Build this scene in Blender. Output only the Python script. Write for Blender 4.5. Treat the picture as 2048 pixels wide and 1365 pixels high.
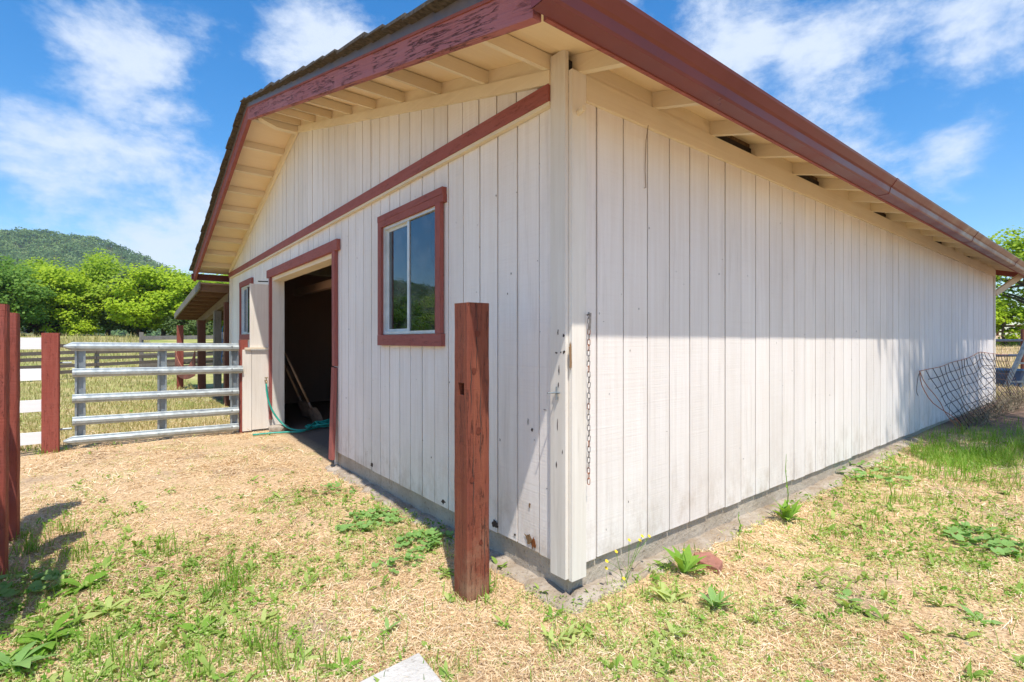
import bpy, bmesh, math, random
import numpy as np
from mathutils import Vector, Matrix

for o in list(bpy.data.objects): bpy.data.objects.remove(o)
scn = bpy.context.scene
COL = scn.collection
random.seed(7); RNG = np.random.default_rng(7)

# ------------------------------------------------------------------ camera
CAM = Vector((-1.7165, -1.7275, 1.2474)); TH = math.radians(51.61); FPX = 1003.0
cd = bpy.data.cameras.new('camera'); cam = bpy.data.objects.new('camera', cd); COL.objects.link(cam)
cam.location = CAM; cam.rotation_euler = (math.pi/2, 0, TH - math.pi/2)
cd.sensor_width = 36; cd.lens = FPX/2048*36; cd.clip_start = 0.05; cd.clip_end = 6000
scn.camera = cam
FW = Vector((math.cos(TH), math.sin(TH), 0)); RT = Vector((math.sin(TH), -math.cos(TH), 0))

# ------------------------------------------------------------------ sky, sun, exposure
SUN = Vector((0.46, 1.0, -2.33)).normalized()          # direction the light travels
world = bpy.data.worlds.new('World'); scn.world = world; world.use_nodes = True
def build_world():
    nt = world.node_tree; N = nt.nodes; L = nt.links; N.clear()
    out = N.new('ShaderNodeOutputWorld'); bg = N.new('ShaderNodeBackground'); bg.inputs[1].default_value = 0.15
    L.new(bg.outputs[0], out.inputs[0])
    sky = N.new('ShaderNodeTexSky'); sky.sky_type = 'NISHITA'; sky.sun_disc = False
    sky.sun_elevation = math.asin(-SUN.z); sky.sun_rotation = math.atan2(-SUN.x, -SUN.y)
    sky.altitude = 100; sky.air_density = 1.0; sky.dust_density = 0.6; sky.ozone_density = 2.0
    hs = N.new('ShaderNodeHueSaturation'); hs.inputs['Saturation'].default_value = 1.46; hs.inputs['Value'].default_value = 1.0
    L.new(sky.outputs[0], hs.inputs['Color'])
    tc = N.new('ShaderNodeTexCoord')
    mp = N.new('ShaderNodeMapping'); mp.inputs['Scale'].default_value = (1, 1, 1.7); mp.inputs['Location'].default_value = (3.1, 0.4, 1.7)
    L.new(tc.outputs['Generated'], mp.inputs[0])
    nz = N.new('ShaderNodeTexNoise'); nz.inputs['Scale'].default_value = 5.2; nz.inputs['Detail'].default_value = 12
    nz.inputs['Roughness'].default_value = 0.62; nz.inputs['Distortion'].default_value = 0.12; nz.inputs['Lacunarity'].default_value = 2.15
    L.new(mp.outputs[0], nz.inputs['Vector'])
    acc = None
    def pdir(px, py):
        return (FW + RT*((px-1024)/FPX) + Vector((0, 0, (682.5-py)/FPX))).normalized()
    for px, py, r, w in [(250,140,.17,.34),(330,210,.14,.3),(140,340,.24,.26),(330,420,.24,.34),(60,430,.2,.22),(640,40,.16,.36),(590,120,.12,.3),
                         (1480,90,.2,.34),(1640,130,.2,.34),(1690,270,.15,.3),(1930,90,.12,.26),(1900,290,.12,.34),(1780,310,.14,.24),(1180,-160,.3,.3)]:
        d = N.new('ShaderNodeVectorMath'); d.operation = 'DISTANCE'; d.inputs[1].default_value = pdir(px, py)
        L.new(tc.outputs['Generated'], d.inputs[0])
        m = N.new('ShaderNodeMapRange'); m.interpolation_type = 'SMOOTHSTEP'
        m.inputs['From Min'].default_value = r; m.inputs['From Max'].default_value = 0; m.inputs['To Max'].default_value = w
        L.new(d.outputs['Value'], m.inputs['Value'])
        if acc is None: acc = m.outputs[0]
        else:
            a = N.new('ShaderNodeMath'); a.operation = 'MAXIMUM'; L.new(acc, a.inputs[0]); L.new(m.outputs[0], a.inputs[1]); acc = a.outputs[0]
    s = N.new('ShaderNodeMath'); s.operation = 'ADD'; L.new(nz.outputs['Fac'], s.inputs[0]); L.new(acc, s.inputs[1])
    mr = N.new('ShaderNodeMapRange'); mr.interpolation_type = 'SMOOTHSTEP'
    mr.inputs['From Min'].default_value = 0.62; mr.inputs['From Max'].default_value = 0.92; mr.inputs['To Max'].default_value = 0.84
    L.new(s.outputs[0], mr.inputs['Value'])
    mix = N.new('ShaderNodeMix'); mix.data_type = 'RGBA'
    L.new(mr.outputs[0], mix.inputs['Factor']); L.new(hs.outputs[0], mix.inputs['A'])
    mix.inputs['B'].default_value = (4.2, 4.6, 5.2, 1)
    L.new(mix.outputs['Result'], bg.inputs[0])
build_world()
sl = bpy.data.lights.new('sun', 'SUN'); sl.energy = 4.1; sl.angle = math.radians(0.53); sl.color = (1, 0.95, 0.87)
so = bpy.data.objects.new('sun', sl); COL.objects.link(so); so.rotation_euler = SUN.to_track_quat('-Z', 'Y').to_euler(); so.location = (-10, -20, 40)
vs = scn.view_settings; vs.view_transform = 'Standard'; vs.look = 'None'; vs.exposure = 0.55; vs.gamma = 1; vs.use_curve_mapping = False
scn.cycles.max_bounces = 6; scn.cycles.diffuse_bounces = 4; scn.cycles.glossy_bounces = 2; scn.cycles.transmission_bounces = 4; scn.cycles.transparent_max_bounces = 6

# ------------------------------------------------------------------ helpers
WL = {}                                                # world location of every object
def link(o, parent=None, loc=(0, 0, 0)):
    COL.objects.link(o); o.location = loc; WL[o.name] = Vector(loc)
    if parent is not None:
        o.parent = parent; o.matrix_parent_inverse = Matrix.Translation(-WL[parent.name])
    return o
def tag(o, label=None, cat=None, group=None, kind=None):
    if label: o['label'] = label
    if cat: o['category'] = cat
    if group: o['group'] = group
    if kind: o['kind'] = kind
    return o
def thing(name, label, cat, loc=(0, 0, 0), group=None):
    return tag(link(bpy.data.objects.new(name, None), None, loc), label, cat, group)
class MB:
    def __init__(s): s.v = []; s.f = []
    def box(s, x0, x1, y0, y1, z0, z1):
        b = len(s.v)
        s.v += [(x0,y0,z0),(x1,y0,z0),(x1,y1,z0),(x0,y1,z0),(x0,y0,z1),(x1,y0,z1),(x1,y1,z1),(x0,y1,z1)]
        s.f += [tuple(b+i for i in q) for q in ((0,3,2,1),(4,5,6,7),(0,1,5,4),(1,2,6,5),(2,3,7,6),(3,0,4,7))]
        return s
    def hexa(s, bottom, top):                          # two quads of four points
        b = len(s.v); s.v += [tuple(p) for p in bottom] + [tuple(p) for p in top]
        s.f += [tuple(b+i for i in q) for q in ((0,3,2,1),(4,5,6,7),(0,1,5,4),(1,2,6,5),(2,3,7,6),(3,0,4,7))]
        return s
    def prism(s, poly, axis, a, c):                    # polygon in the other two axes, extruded from a to c
        b = len(s.v); n = len(poly)
        for d in (a, c):
            for p, q in poly: s.v.append({'x': (d, p, q), 'y': (p, d, q), 'z': (p, q, d)}[axis])
        s.f += [tuple(range(b+n-1, b-1, -1)), tuple(range(b+n, b+2*n))]
        s.f += [(b+i, b+(i+1) % n, b+n+(i+1) % n, b+n+i) for i in range(n)]
        return s
    def tube(s, pts, r, n=8, cap=True):
        pts = [Vector(p) for p in pts]; b = len(s.v); k = len(pts); up = None
        for i, p in enumerate(pts):
            t = (pts[min(i+1, k-1)] - pts[max(i-1, 0)]).normalized()
            if up is None: up = t.orthogonal().normalized()
            up = (up - t*up.dot(t)).normalized(); w = t.cross(up)
            rr = r[i] if isinstance(r, (list, tuple)) else r
            for j in range(n):
                a = 2*math.pi*j/n; s.v.append(tuple(p + up*math.cos(a)*rr + w*math.sin(a)*rr))
        for i in range(k-1):
            for j in range(n):
                s.f.append((b+i*n+j, b+i*n+(j+1) % n, b+(i+1)*n+(j+1) % n, b+(i+1)*n+j))
        if cap: s.f.append(tuple(range(b+n-1, b-1, -1))); s.f.append(tuple(range(b+(k-1)*n, b+k*n)))
        return s
    def strip(s, pts, widths, side):                   # flat ribbon (leaf)
        b = len(s.v)
        for p, w in zip(pts, widths):
            s.v.append(tuple(p - side*w*.5)); s.v.append(tuple(p + side*w*.5))
        for i in range(len(pts)-1): s.f.append((b+2*i, b+2*i+1, b+2*i+3, b+2*i+2))
        return s
    def mesh(s, name, smooth=False):
        me = bpy.data.meshes.new(name); me.from_pydata(s.v, [], s.f); me.validate()
        if smooth: me.polygons.foreach_set('use_smooth', [True]*len(me.polygons))
        me.update(); return me
    def build(s, name, mat, parent=None, loc=(0, 0, 0), smooth=False, fix=False):
        me = s.mesh(name, smooth)
        if fix:
            bm = bmesh.new(); bm.from_mesh(me); bmesh.ops.recalc_face_normals(bm, faces=bm.faces); bm.to_mesh(me); bm.free()
        me.materials.append(mat); return link(bpy.data.objects.new(name, me), parent, loc)
def inst(name, me, parent, loc): return link(bpy.data.objects.new(name, me), parent, loc)
def mesh_np(name, V, F, mat, smooth=False):
    me = bpy.data.meshes.new(name); k = F.shape[1]
    me.vertices.add(len(V)); me.vertices.foreach_set('co', np.ascontiguousarray(V, np.float32).ravel())
    me.loops.add(F.size); me.loops.foreach_set('vertex_index', np.ascontiguousarray(F, np.int32).ravel())
    me.polygons.add(len(F)); me.polygons.foreach_set('loop_start', np.arange(0, F.size, k, dtype=np.int32))
    if smooth: me.polygons.foreach_set('use_smooth', np.ones(len(F), bool))
    me.update(calc_edges=True); me.materials.append(mat); return me
def bar(mb, p, q, w, h, up=(0, 0, 1)):                 # square-section bar from p to q
    p, q = Vector(p), Vector(q); t = (q-p).normalized(); u = Vector(up); sd = t.cross(u).normalized(); u = sd.cross(t).normalized()
    a, b = sd*w/2, u*h/2
    return mb.hexa([p-a-b, p+a-b, p+a+b, p-a+b], [q-a-b, q+a-b, q+a+b, q-a+b])
def ground_point(px, py):
    v = (682.5-py)/FPX; d = FW + RT*((px-1024)/FPX); t = (0-CAM.z)/v
    p = CAM + d*t; return Vector((p.x, p.y, gz(p.x, p.y)))
def wall_point(px, py, x=None, y=None):
    d = FW + RT*((px-1024)/FPX); t = (x-CAM.x)/d.x if x is not None else (y-CAM.y)/d.y
    return Vector((CAM.x+t*d.x, CAM.y+t*d.y, CAM.z+t*(682.5-py)/FPX))
def sst(a, b, x):
    t = np.clip((x-a)/(b-a), 0, 1); return t*t*(3-2*t)
def gz(x, y):
    r = np.hypot(np.asarray(x)-CAM.x, np.asarray(y)-CAM.y)
    z = 0.10*sst(2.0, 7.0, np.asarray(x, float))*sst(1.5, -0.5, np.asarray(y, float) - 1.0)
    z = z + 1.75*sst(13, 58, r) + 1.0*sst(60, 300, r)
    b = 0.012*np.sin(2.1*x+0.7*y)+0.010*np.sin(-1.3*x+2.9*y+1)+0.008*np.sin(5.3*x+1.1*y)*np.cos(4.1*y-x)
    q = z + b*sst(0.1, 0.7, np.maximum(-np.asarray(x), -np.asarray(y)+.0))
    return float(q) if np.ndim(q) == 0 else q

# ------------------------------------------------------------------ materials
def nm(name):
    m = bpy.data.materials.new(name); m.use_nodes = True; nt = m.node_tree; nt.nodes.clear()
    o = nt.nodes.new('ShaderNodeOutputMaterial'); return m, nt, o
class G:
    def __init__(s, nt): s.nt = nt
    def n(s, t, **kw):
        x = s.nt.nodes.new('ShaderNode'+t)
        for k, v in kw.items(): setattr(x, k, v)
        return x
    def l(s, a, b): s.nt.links.new(a, b)
    rot = 0
    def pos(s, scale=(1, 1, 1), off=(0, 0, 0)):
        g = s.n('NewGeometry')
        if s.rot:
            q = s.n('Mapping'); q.inputs['Rotation'].default_value = (s.rot, 0, 0); s.l(g.outputs['Position'], q.inputs[0]); src = q.outputs[0]
        else: src = g.outputs['Position']
        m = s.n('Mapping'); m.inputs['Scale'].default_value = scale; m.inputs['Location'].default_value = off
        s.l(src, m.inputs[0]); return m.outputs[0]
    def noise(s, vec, scale, detail=4, rough=.55, dist=0):
        x = s.n('TexNoise'); x.inputs['Scale'].default_value = scale; x.inputs['Detail'].default_value = detail
        x.inputs['Roughness'].default_value = rough; x.inputs['Distortion'].default_value = dist; s.l(vec, x.inputs['Vector']); return x.outputs['Fac']
    def rng(s, v, a, b, c=0., d=1.):
        x = s.n('MapRange'); x.inputs['From Min'].default_value = a; x.inputs['From Max'].default_value = b
        x.inputs['To Min'].default_value = c; x.inputs['To Max'].default_value = d; s.l(v, x.inputs['Value']); return x.outputs[0]
    def mix(s, f, a, b, mode='MIX'):
        x = s.n('Mix', data_type='RGBA', blend_type=mode)
        for k, v in (('Factor', f), ('A', a), ('B', b)):
            if hasattr(v, 'links'): s.l(v, x.inputs[k])
            else: x.inputs[k].default_value = v if k == 'Factor' else (*v, 1)
        return x.outputs['Result']
    def math(s, op, a, b):
        x = s.n('Math', operation=op)
        for i, v in enumerate((a, b)):
            if hasattr(v, 'links'): s.l(v, x.inputs[i])
            else: x.inputs[i].default_value = v
        return x.outputs[0]
    def ramp(s, f, stops):
        x = s.n('ValToRGB'); e = x.color_ramp.elements
        while len(e) < len(stops): e.new(0.5)
        for k, (p, c) in zip(e, stops): k.position = p; k.color = (*c, 1)
        s.l(f, x.inputs[0]); return x.outputs[0]
    def bump(s, h, strength=.3, dist=.01):
        x = s.n('Bump'); x.inputs['Strength'].default_value = strength; x.inputs['Distance'].default_value = dist; s.l(h, x.inputs['Height']); return x.outputs[0]
    def bsdf(s, col, rough=.7, nrm=None, metal=0, spec=.4):
        p = s.n('BsdfPrincipled')
        if hasattr(col, 'links'): s.l(col, p.inputs['Base Color'])
        else: p.inputs['Base Color'].default_value = (*col, 1)
        if hasattr(rough, 'links'): s.l(rough, p.inputs['Roughness'])
        else: p.inputs['Roughness'].default_value = rough
        p.inputs['Metallic'].default_value = metal; p.inputs['Specular IOR Level'].default_value = spec
        if nrm is not None: s.l(nrm, p.inputs['Normal'])
        return p.outputs[0]
AX = {'x': (1.2, 34, 34), 'y': (34, 1.2, 34), 'z': (34, 34, 1.2)}
def wood(name, col, dirt, chip, axis, streak=0, splash=0, *, chips=.70, grain_amt=.28, dirt_amt=.35, rough=.75, cracks=0, vary=.06, saw=0, bumpd=.004, rot=0):
    m, nt, o = nm(name); g = G(nt); g.rot = rot
    oi = g.n('ObjectInfo'); off = g.n('CombineXYZ'); r7 = g.math('MULTIPLY', oi.outputs['Random'], 37.0)
    for i in range(3): g.l(r7, off.inputs[i])
    va = g.n('VectorMath', operation='ADD'); g.l(g.pos(AX[axis]), va.inputs[0]); g.l(off.outputs[0], va.inputs[1])
    grain = g.noise(va.outputs[0], 1.0, 6, .6, .3)
    big = g.noise(g.pos((1.3, 1.3, .9)), 1.1, 5, .6)
    fine = g.noise(g.pos(), 26, 5, .65)
    c = g.mix(g.rng(big, .42, .75, 0, dirt_amt), col, dirt)
    c = g.mix(g.rng(grain, .35, .75, 0, grain_amt), c, dirt)
    b = g.rng(oi.outputs['Random'], 0, 1, 1-vary, 1+vary); bc = g.n('CombineColor')
    for i in range(3): g.l(b, bc.inputs[i])
    c = g.mix(1.0, c, bc.outputs[0], 'MULTIPLY')
    if streak:
        sx = g.noise(g.pos({'z': (11, 11, .9), 'y': (11, .9, 11), 'x': (.9, 11, 11)}[axis], (2, 7, 4)), 1.0, 6, .7)
        c = g.mix(g.rng(sx, .56, .74, 0, streak), c, tuple(q*.55 for q in dirt))
    if splash:
        sz = g.n('SeparateXYZ'); g.l(g.pos(), sz.inputs[0])
        f_ = g.math('MULTIPLY', g.rng(sz.outputs['Z'], .55, .12), g.rng(g.noise(g.pos((3, 3, 2)), 2.2, 7, .72), .46, .66))
        c = g.mix(g.math('MULTIPLY', f_, splash), c, (.36, .26, .16))
    # chips: small spots where bare wood shows, elongated with the grain
    ax2 = {k: tuple(3.5 if q < 2 else 14 for q in v) for k, v in AX.items()}[axis]
    ch = g.noise(g.pos(ax2, (5, 3, 1)), 1.4, 7, .68)
    chf = g.rng(ch, chips, chips+.02)
    c = g.mix(chf, c, chip)
    h = g.math('MULTIPLY', grain, .8)
    h = g.math('SUBTRACT', h, g.math('MULTIPLY', chf, .8))
    if cracks:
        cv = {k: tuple(1.5 if q < 2 else 26 for q in v) for k, v in AX.items()}[axis]
        cr = g.noise(g.pos(cv, (1.7, 8, 3)), 1.6, 6, .62, .3)
        cf = g.rng(g.math('ABSOLUTE', g.math('SUBTRACT', cr, .5), 0), .0, .012*cracks, 1, 0)
        cf = g.math('MULTIPLY', cf, g.rng(g.noise(g.pos(), 4, 3),   .40, .50))
        c = g.mix(cf, c, tuple(q*.16 for q in col)); h = g.math('SUBTRACT', h, g.math('MULTIPLY', cf, 1.6))
    if saw:
        sv = g.noise(g.pos((1.5, 1.5, 110)), 1.0, 3, .6)
        h = g.math('ADD', h, g.math('MULTIPLY', sv, saw)); c = g.mix(g.rng(sv, .52, .8, 0, .12), c, dirt)
    h = g.math('ADD', h, g.math('MULTIPLY', fine, .3))
    g.l(g.bsdf(c, g.rng(fine, .3, .7, rough-.1, rough+.12), g.bump(h, .55, bumpd), spec=.3), o.inputs[0]); return m
CREAM = (.78, .72, .64); SOFF = (.72, .56, .34); RED = (.26, .075, .06)
M = {}
M['siding'] = wood('white_siding_paint', (.84, .785, .735), (.60, .50, .41), (.16, .12, .09), 'z', streak=.28, splash=.5, chips=.755, dirt_amt=.28, saw=.6, vary=.04, grain_amt=.3)
M['siding_groove'] = wood('siding_backing', (.032, .024, .02), (.02, .015, .012), (.015, .012, .01), 'z')
M['cream_z'] = wood('cream_paint_upright', (.78, .73, .65), (.5, .4, .29), (.12, .08, .05), 'z', streak=.3, chips=.745, dirt_amt=.3)
M['cream_y'] = wood('cream_paint_long', (.8, .69, .51), (.56, .41, .24), (.2, .13, .08), 'y', chips=.77, dirt_amt=.3)
M['cream_x'] = wood('cream_paint_side', (.8, .69, .51), (.56, .41, .24), (.2, .13, .08), 'x', chips=.77, dirt_amt=.3)
M['soffit'] = wood('soffit_bounce_tint', (.84, .68, .46), (.68, .5, .3), (.35, .24, .13), 'x', chips=.8, dirt_amt=.4, vary=.03, bumpd=.002)  # soffit cream with the warm light bounced off the straw put into its colour
M['red_y'] = wood('red_trim_long', (.30, .085, .07), (.36, .14, .12), (.06, .035, .03), 'y', chips=.72, cracks=.5)
M['red_z'] = wood('red_trim_upright', (.30, .085, .07), (.36, .14, .12), (.06, .035, .03), 'z', chips=.72, cracks=.6)
M['barge'] = wood('cracked_red_barge', (.38, .125, .125), (.46, .22, .22), (.04, .025, .025), 'y', chips=.67, cracks=2.4, bumpd=.012, rot=-math.atan(.272))
M['redwood'] = wood('stained_redwood', (.155, .04, .024), (.27, .085, .042), (.04, .018, .014), 'z', streak=.6, splash=.5, chips=.70, dirt_amt=.9, cracks=1.2, saw=.35, bumpd=.008, grain_amt=.7)
M['redpost'] = wood('red_painted_post', (.25, .052, .035), (.34, .11, .08), (.07, .025, .02), 'z', chips=.70, grain_amt=.5, dirt_amt=.5, cracks=.5, saw=.7, bumpd=.006)
M['white_x'] = wood('white_rail_paint', (.84, .84, .83), (.72, .7, .66), (.4, .36, .3), 'x', chips=.8, dirt_amt=.15)
M['oldwood_x'] = wood('weathered_wood_long', (.15, .10, .07), (.27, .22, .17), (.06, .04, .03), 'x', chips=.7, dirt_amt=.6, cracks=1)
M['oldwood_y'] = wood('weathered_wood_slope', (.17, .11, .075), (.27, .22, .17), (.06, .04, .03), 'y', chips=.7, dirt_amt=.6, cracks=1)
M['oldwood_z'] = wood('weathered_wood_upright', (.20, .17, .14), (.32, .29, .25), (.08, .06, .05), 'z', chips=.7, dirt_amt=.6, cracks=1)
M['brownwood'] = wood('brown_stained_wood', (.14, .05, .03), (.2, .09, .06), (.05, .03, .02), 'z', chips=.7, dirt_amt=.5, cracks=1)
M['greyrail'] = wood('grey_field_rail', (.12, .09, .075), (.22, .18, .15), (.05, .04, .03), 'x', chips=.72, dirt_amt=.6, cracks=1)
M['knot'] = wood('wood_knot', (.15, .035, .018), (.07, .02, .01), (.03, .01, .01), 'z', cracks=1)
M['purlin'] = wood('purlin_wood', (.17, .09, .05), (.24, .15, .09), (.08, .05, .03), 'x', chips=.7, dirt_amt=.6, cracks=1)
M['barewood'] = wood('bare_splintered_wood', (.30, .18, .09), (.14, .08, .04), (.05, .03, .02), 'z', chips=.66, dirt_amt=.8, cracks=1)
M['rotwood'] = wood('rotten_orange_wood', (.30, .09, .02), (.08, .03, .01), (.03, .02, .01), 'z', chips=.58, dirt_amt=.8, cracks=1)
M['darkchip'] = wood('dark_chip', (.05, .035, .03), (.1, .07, .05), (.02, .02, .02), 'z')
M['interior'] = wood('dusty_interior_wood', (.30, .185, .13), (.38, .25, .18), (.12, .08, .055), 'z', dirt_amt=.5)
M['handle'] = wood('shovel_handle_wood', (.34, .2, .11), (.25, .14, .08), (.1, .06, .04), 'z')
def simple(name, col, rough=.5, metal=0, var=.15, scale=9, spec=.5, bump=0):
    m, nt, o = nm(name); g = G(nt); n = g.noise(g.pos(), scale, 5, .6)
    c = g.mix(g.rng(n, .35, .7), tuple(q*(1-var) for q in col), tuple(min(1, q*(1+var)) for q in col))
    g.l(g.bsdf(c, g.rng(n, .3, .7, max(.03, rough-.1), rough+.1), g.bump(n, bump, .004) if bump else None, metal, spec), o.inputs[0]); return m
M['gutter'] = simple('red_enamel_gutter', (.17, .04, .032), .36, 0, .1, 3, .35)
M['flash'] = simple('metal_flashing', (.16, .13, .13), .45, .4, .2)
M['shingle'] = simple('asphalt_shingle', (.09, .075, .06), .95, 0, .5, 40, .2, .6)
M['galv'] = simple('galvanised_steel', (.43, .47, .47), .45, .55, .16, 14)
M['galv2'] = simple('dull_galvanised_steel', (.30, .34, .36), .5, .5, .2, 10)
M['alu'] = simple('aluminium_frame', (.66, .68, .68), .4, .3, .1)
M['chain'] = simple('rusty_chain_steel', (.26, .24, .23), .5, .7, .35, 60)
M['rustchain'] = simple('rust', (.30, .10, .04), .8, .1, .4, 60)
M['rustwire'] = simple('rusty_fence_wire', (.09, .055, .045), .7, .4, .5, 12)
M['orangewire'] = simple('orange_rust_wire', (.45, .16, .07), .75, .2, .4, 12)
M['greenpipe'] = simple('dark_steel_pipe', (.06, .075, .11), .5, .4, .2)
M['greypipe'] = simple('grey_painted_steel', (.14, .17, .19), .5, .2, .25)
M['hose'] = simple('green_garden_hose', (.02, .33, .24), .4, 0, .12, 20)
M['brass'] = simple('dull_brass', (.32, .25, .14), .45, .8, .25, 30)
M['blue'] = simple('blue_plastic', (.03, .09, .2), .45, 0, .2)
M['twine'] = simple('blue_twine', (.05, .2, .5), .7, 0, .2)
M['rustpanel'] = simple('rust_red_sheet', (.26, .10, .07), .85, .1, .35, 6, .3, .4)
M['wire'] = simple('dark_wire', (.07, .065, .06), .6, .5, .2)
M['nest'] = simple('straw_nest', (.16, .10, .05), .95, 0, .5, 40, .1, .8)
M['steelblade'] = simple('worn_shovel_steel', (.20, .13, .09), .6, .5, .3, 14)
M['black'] = simple('black_void', (.006, .006, .006), .9)
M['brick'] = simple('red_stone', (.33, .15, .11), .9, 0, .25, 18, .2, .6)
M['yellow'] = simple('yellow_petal', (.75, .5, .02), .7, 0, .1)
def concrete(name, a, b, c3):
    m, nt, o = nm(name); g = G(nt); n1 = g.noise(g.pos(), 5, 7, .65); n2 = g.noise(g.pos(), 38, 5, .7)
    c = g.mix(g.rng(n1, .38, .62), a, b); c = g.mix(g.rng(n2, .56, .7), c, c3)
    g.l(g.bsdf(c, .92, g.bump(g.math('ADD', n1, g.math('MULTIPLY', n2, .6)), .8, .02), spec=.2), o.inputs[0]); return m
M['foundation'] = concrete('stem_wall_concrete', (.42, .35, .27), (.52, .45, .36), (.27, .215, .165))
M['footing'] = concrete('crumbled_footing_concrete', (.30, .23, .16), (.44, .38, .31), (.19, .14, .10))
M['slab'] = concrete('pale_slab_concrete', (.50, .47, .42), (.60, .57, .52), (.36, .32, .27))
def glass():
    m, nt, o = nm('window_glass'); g = G(nt)
    gl = g.n('BsdfGlossy'); gl.inputs['Roughness'].default_value = .015; gl.inputs['Color'].default_value = (.9, .95, 1, 1)
    tr = g.n('BsdfTransparent'); tr.inputs['Color'].default_value = (.45, .48, .5, 1)
    fr = g.n('Fresnel'); fr.inputs['IOR'].default_value = 2.1
    mx = g.n('MixShader'); g.l(fr.outputs[0], mx.inputs[0]); g.l(tr.outputs[0], mx.inputs[1]); g.l(gl.outputs[0], mx.inputs[2])
    df = g.n('BsdfDiffuse'); df.inputs['Color'].default_value = (.6, .6, .58, 1)
    d = g.noise(g.pos((20, 20, 2.2)), 1.5, 8, .7, 1.5); d2 = g.noise(g.pos(), 5, 4)
    f = g.math('ADD', g.math('MULTIPLY', g.rng(d, .60, .72), .16), g.math('MULTIPLY', g.rng(d2, .45, .8), .1))
    m2 = g.n('MixShader'); g.l(f, m2.inputs[0]); g.l(mx.outputs[0], m2.inputs[1]); g.l(df.outputs[0], m2.inputs[2])
    g.l(m2.outputs[0], o.inputs[0]); return m
M['glass'] = glass()
def leafmat(name, stops, trans=.35, rough=.6, ns=.9, nw=.35):
    m, nt, o = nm(name); g = G(nt); geo = g.n('NewGeometry')
    n = g.rng(g.noise(g.pos(), ns, 3), .3, .7)
    f = g.math('ADD', g.math('MULTIPLY', geo.outputs['Random Per Island'], 1-nw), g.math('MULTIPLY', n, nw))
    c = g.ramp(f, stops)
    t = g.n('BsdfTranslucent'); g.l(g.mix(1.0, c, (1.15, 1.1, .6), 'MULTIPLY'), t.inputs[0])
    mx = g.n('MixShader'); mx.inputs[0].default_value = trans
    g.l(g.bsdf(c, rough, spec=.25), mx.inputs[1]); g.l(t.outputs[0], mx.inputs[2]); g.l(mx.outputs[0], o.inputs[0]); return m
M['leaf_lime'] = leafmat('lime_leaves', [(0, (.22, .35, .012)), (.5, (.37, .51, .02)), (1, (.52, .63, .04))], .5)
M['leaf_green'] = leafmat('green_leaves', [(0, (.18, .31, .015)), (.5, (.31, .45, .025)), (1, (.47, .58, .06))], .52)
M['leaf_dark'] = leafmat('dark_leaves', [(0, (.08, .18, .025)), (.5, (.14, .27, .035)), (1, (.25, .39, .07))], .48)
M['leaf_olive'] = leafmat('olive_leaves', [(0, (.06, .11, .03)), (.5, (.11, .17, .045)), (1, (.18, .23, .07))], .35)
M['leaf_plum'] = leafmat('plum_leaves', [(0, (.05, .01, .015)), (1, (.1, .03, .03))], .2)
M['hill_leaf'] = leafmat('hill_leaves', [(0, (.06, .13, .035)), (.35, (.12, .21, .055)), (.7, (.2, .30, .085)), (1, (.38, .42, .16))], .35, .6, .045, .68)
M['weed'] = leafmat('weed_leaves', [(0, (.26, .38, .08)), (.5, (.46, .56, .17)), (1, (.66, .70, .33))], .4)
M['weed_dark'] = leafmat('lush_weed_leaves', [(0, (.10, .23, .02)), (.5, (.19, .37, .04)), (1, (.33, .5, .1))], .4)
M['weed_mid'] = leafmat('mixed_weed_leaves', [(0, (.15, .28, .04)), (.5, (.3, .44, .09)), (1, (.55, .6, .22))], .4)
M['mallow'] = leafmat('mallow_leaves', [(0, (.13, .28, .06)), (.5, (.23, .41, .11)), (1, (.4, .55, .22))], .35)
M['grass'] = leafmat('green_grass', [(0, (.11, .26, .02)), (.55, (.22, .40, .045)), (1, (.44, .52, .15))], .42)
M['straw'] = leafmat('dry_straw', [(0, (.24, .125, .065)), (.25, (.52, .34, .18)), (.5, (.78, .58, .34)), (1, (.95, .86, .67))], .2, .7)
M['stubble'] = leafmat('stubble_mat', [(0, (.40, .36, .14)), (.5, (.62, .52, .26)), (1, (.82, .7, .45))], .3)
M['field'] = leafmat('field_grass_mat', [(0, (.24, .26, .07)), (.4, (.42, .36, .15)), (1, (.66, .54, .3))], .25)
M['brush'] = leafmat('dead_brush', [(0, (.12, .09, .06)), (.6, (.24, .19, .12)), (1, (.36, .34, .2))], .1)
M['bark'] = wood('tree_bark', (.10, .075, .055), (.16, .13, .10), (.04, .03, .02), 'z', cracks=1.5, bumpd=.03)
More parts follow.
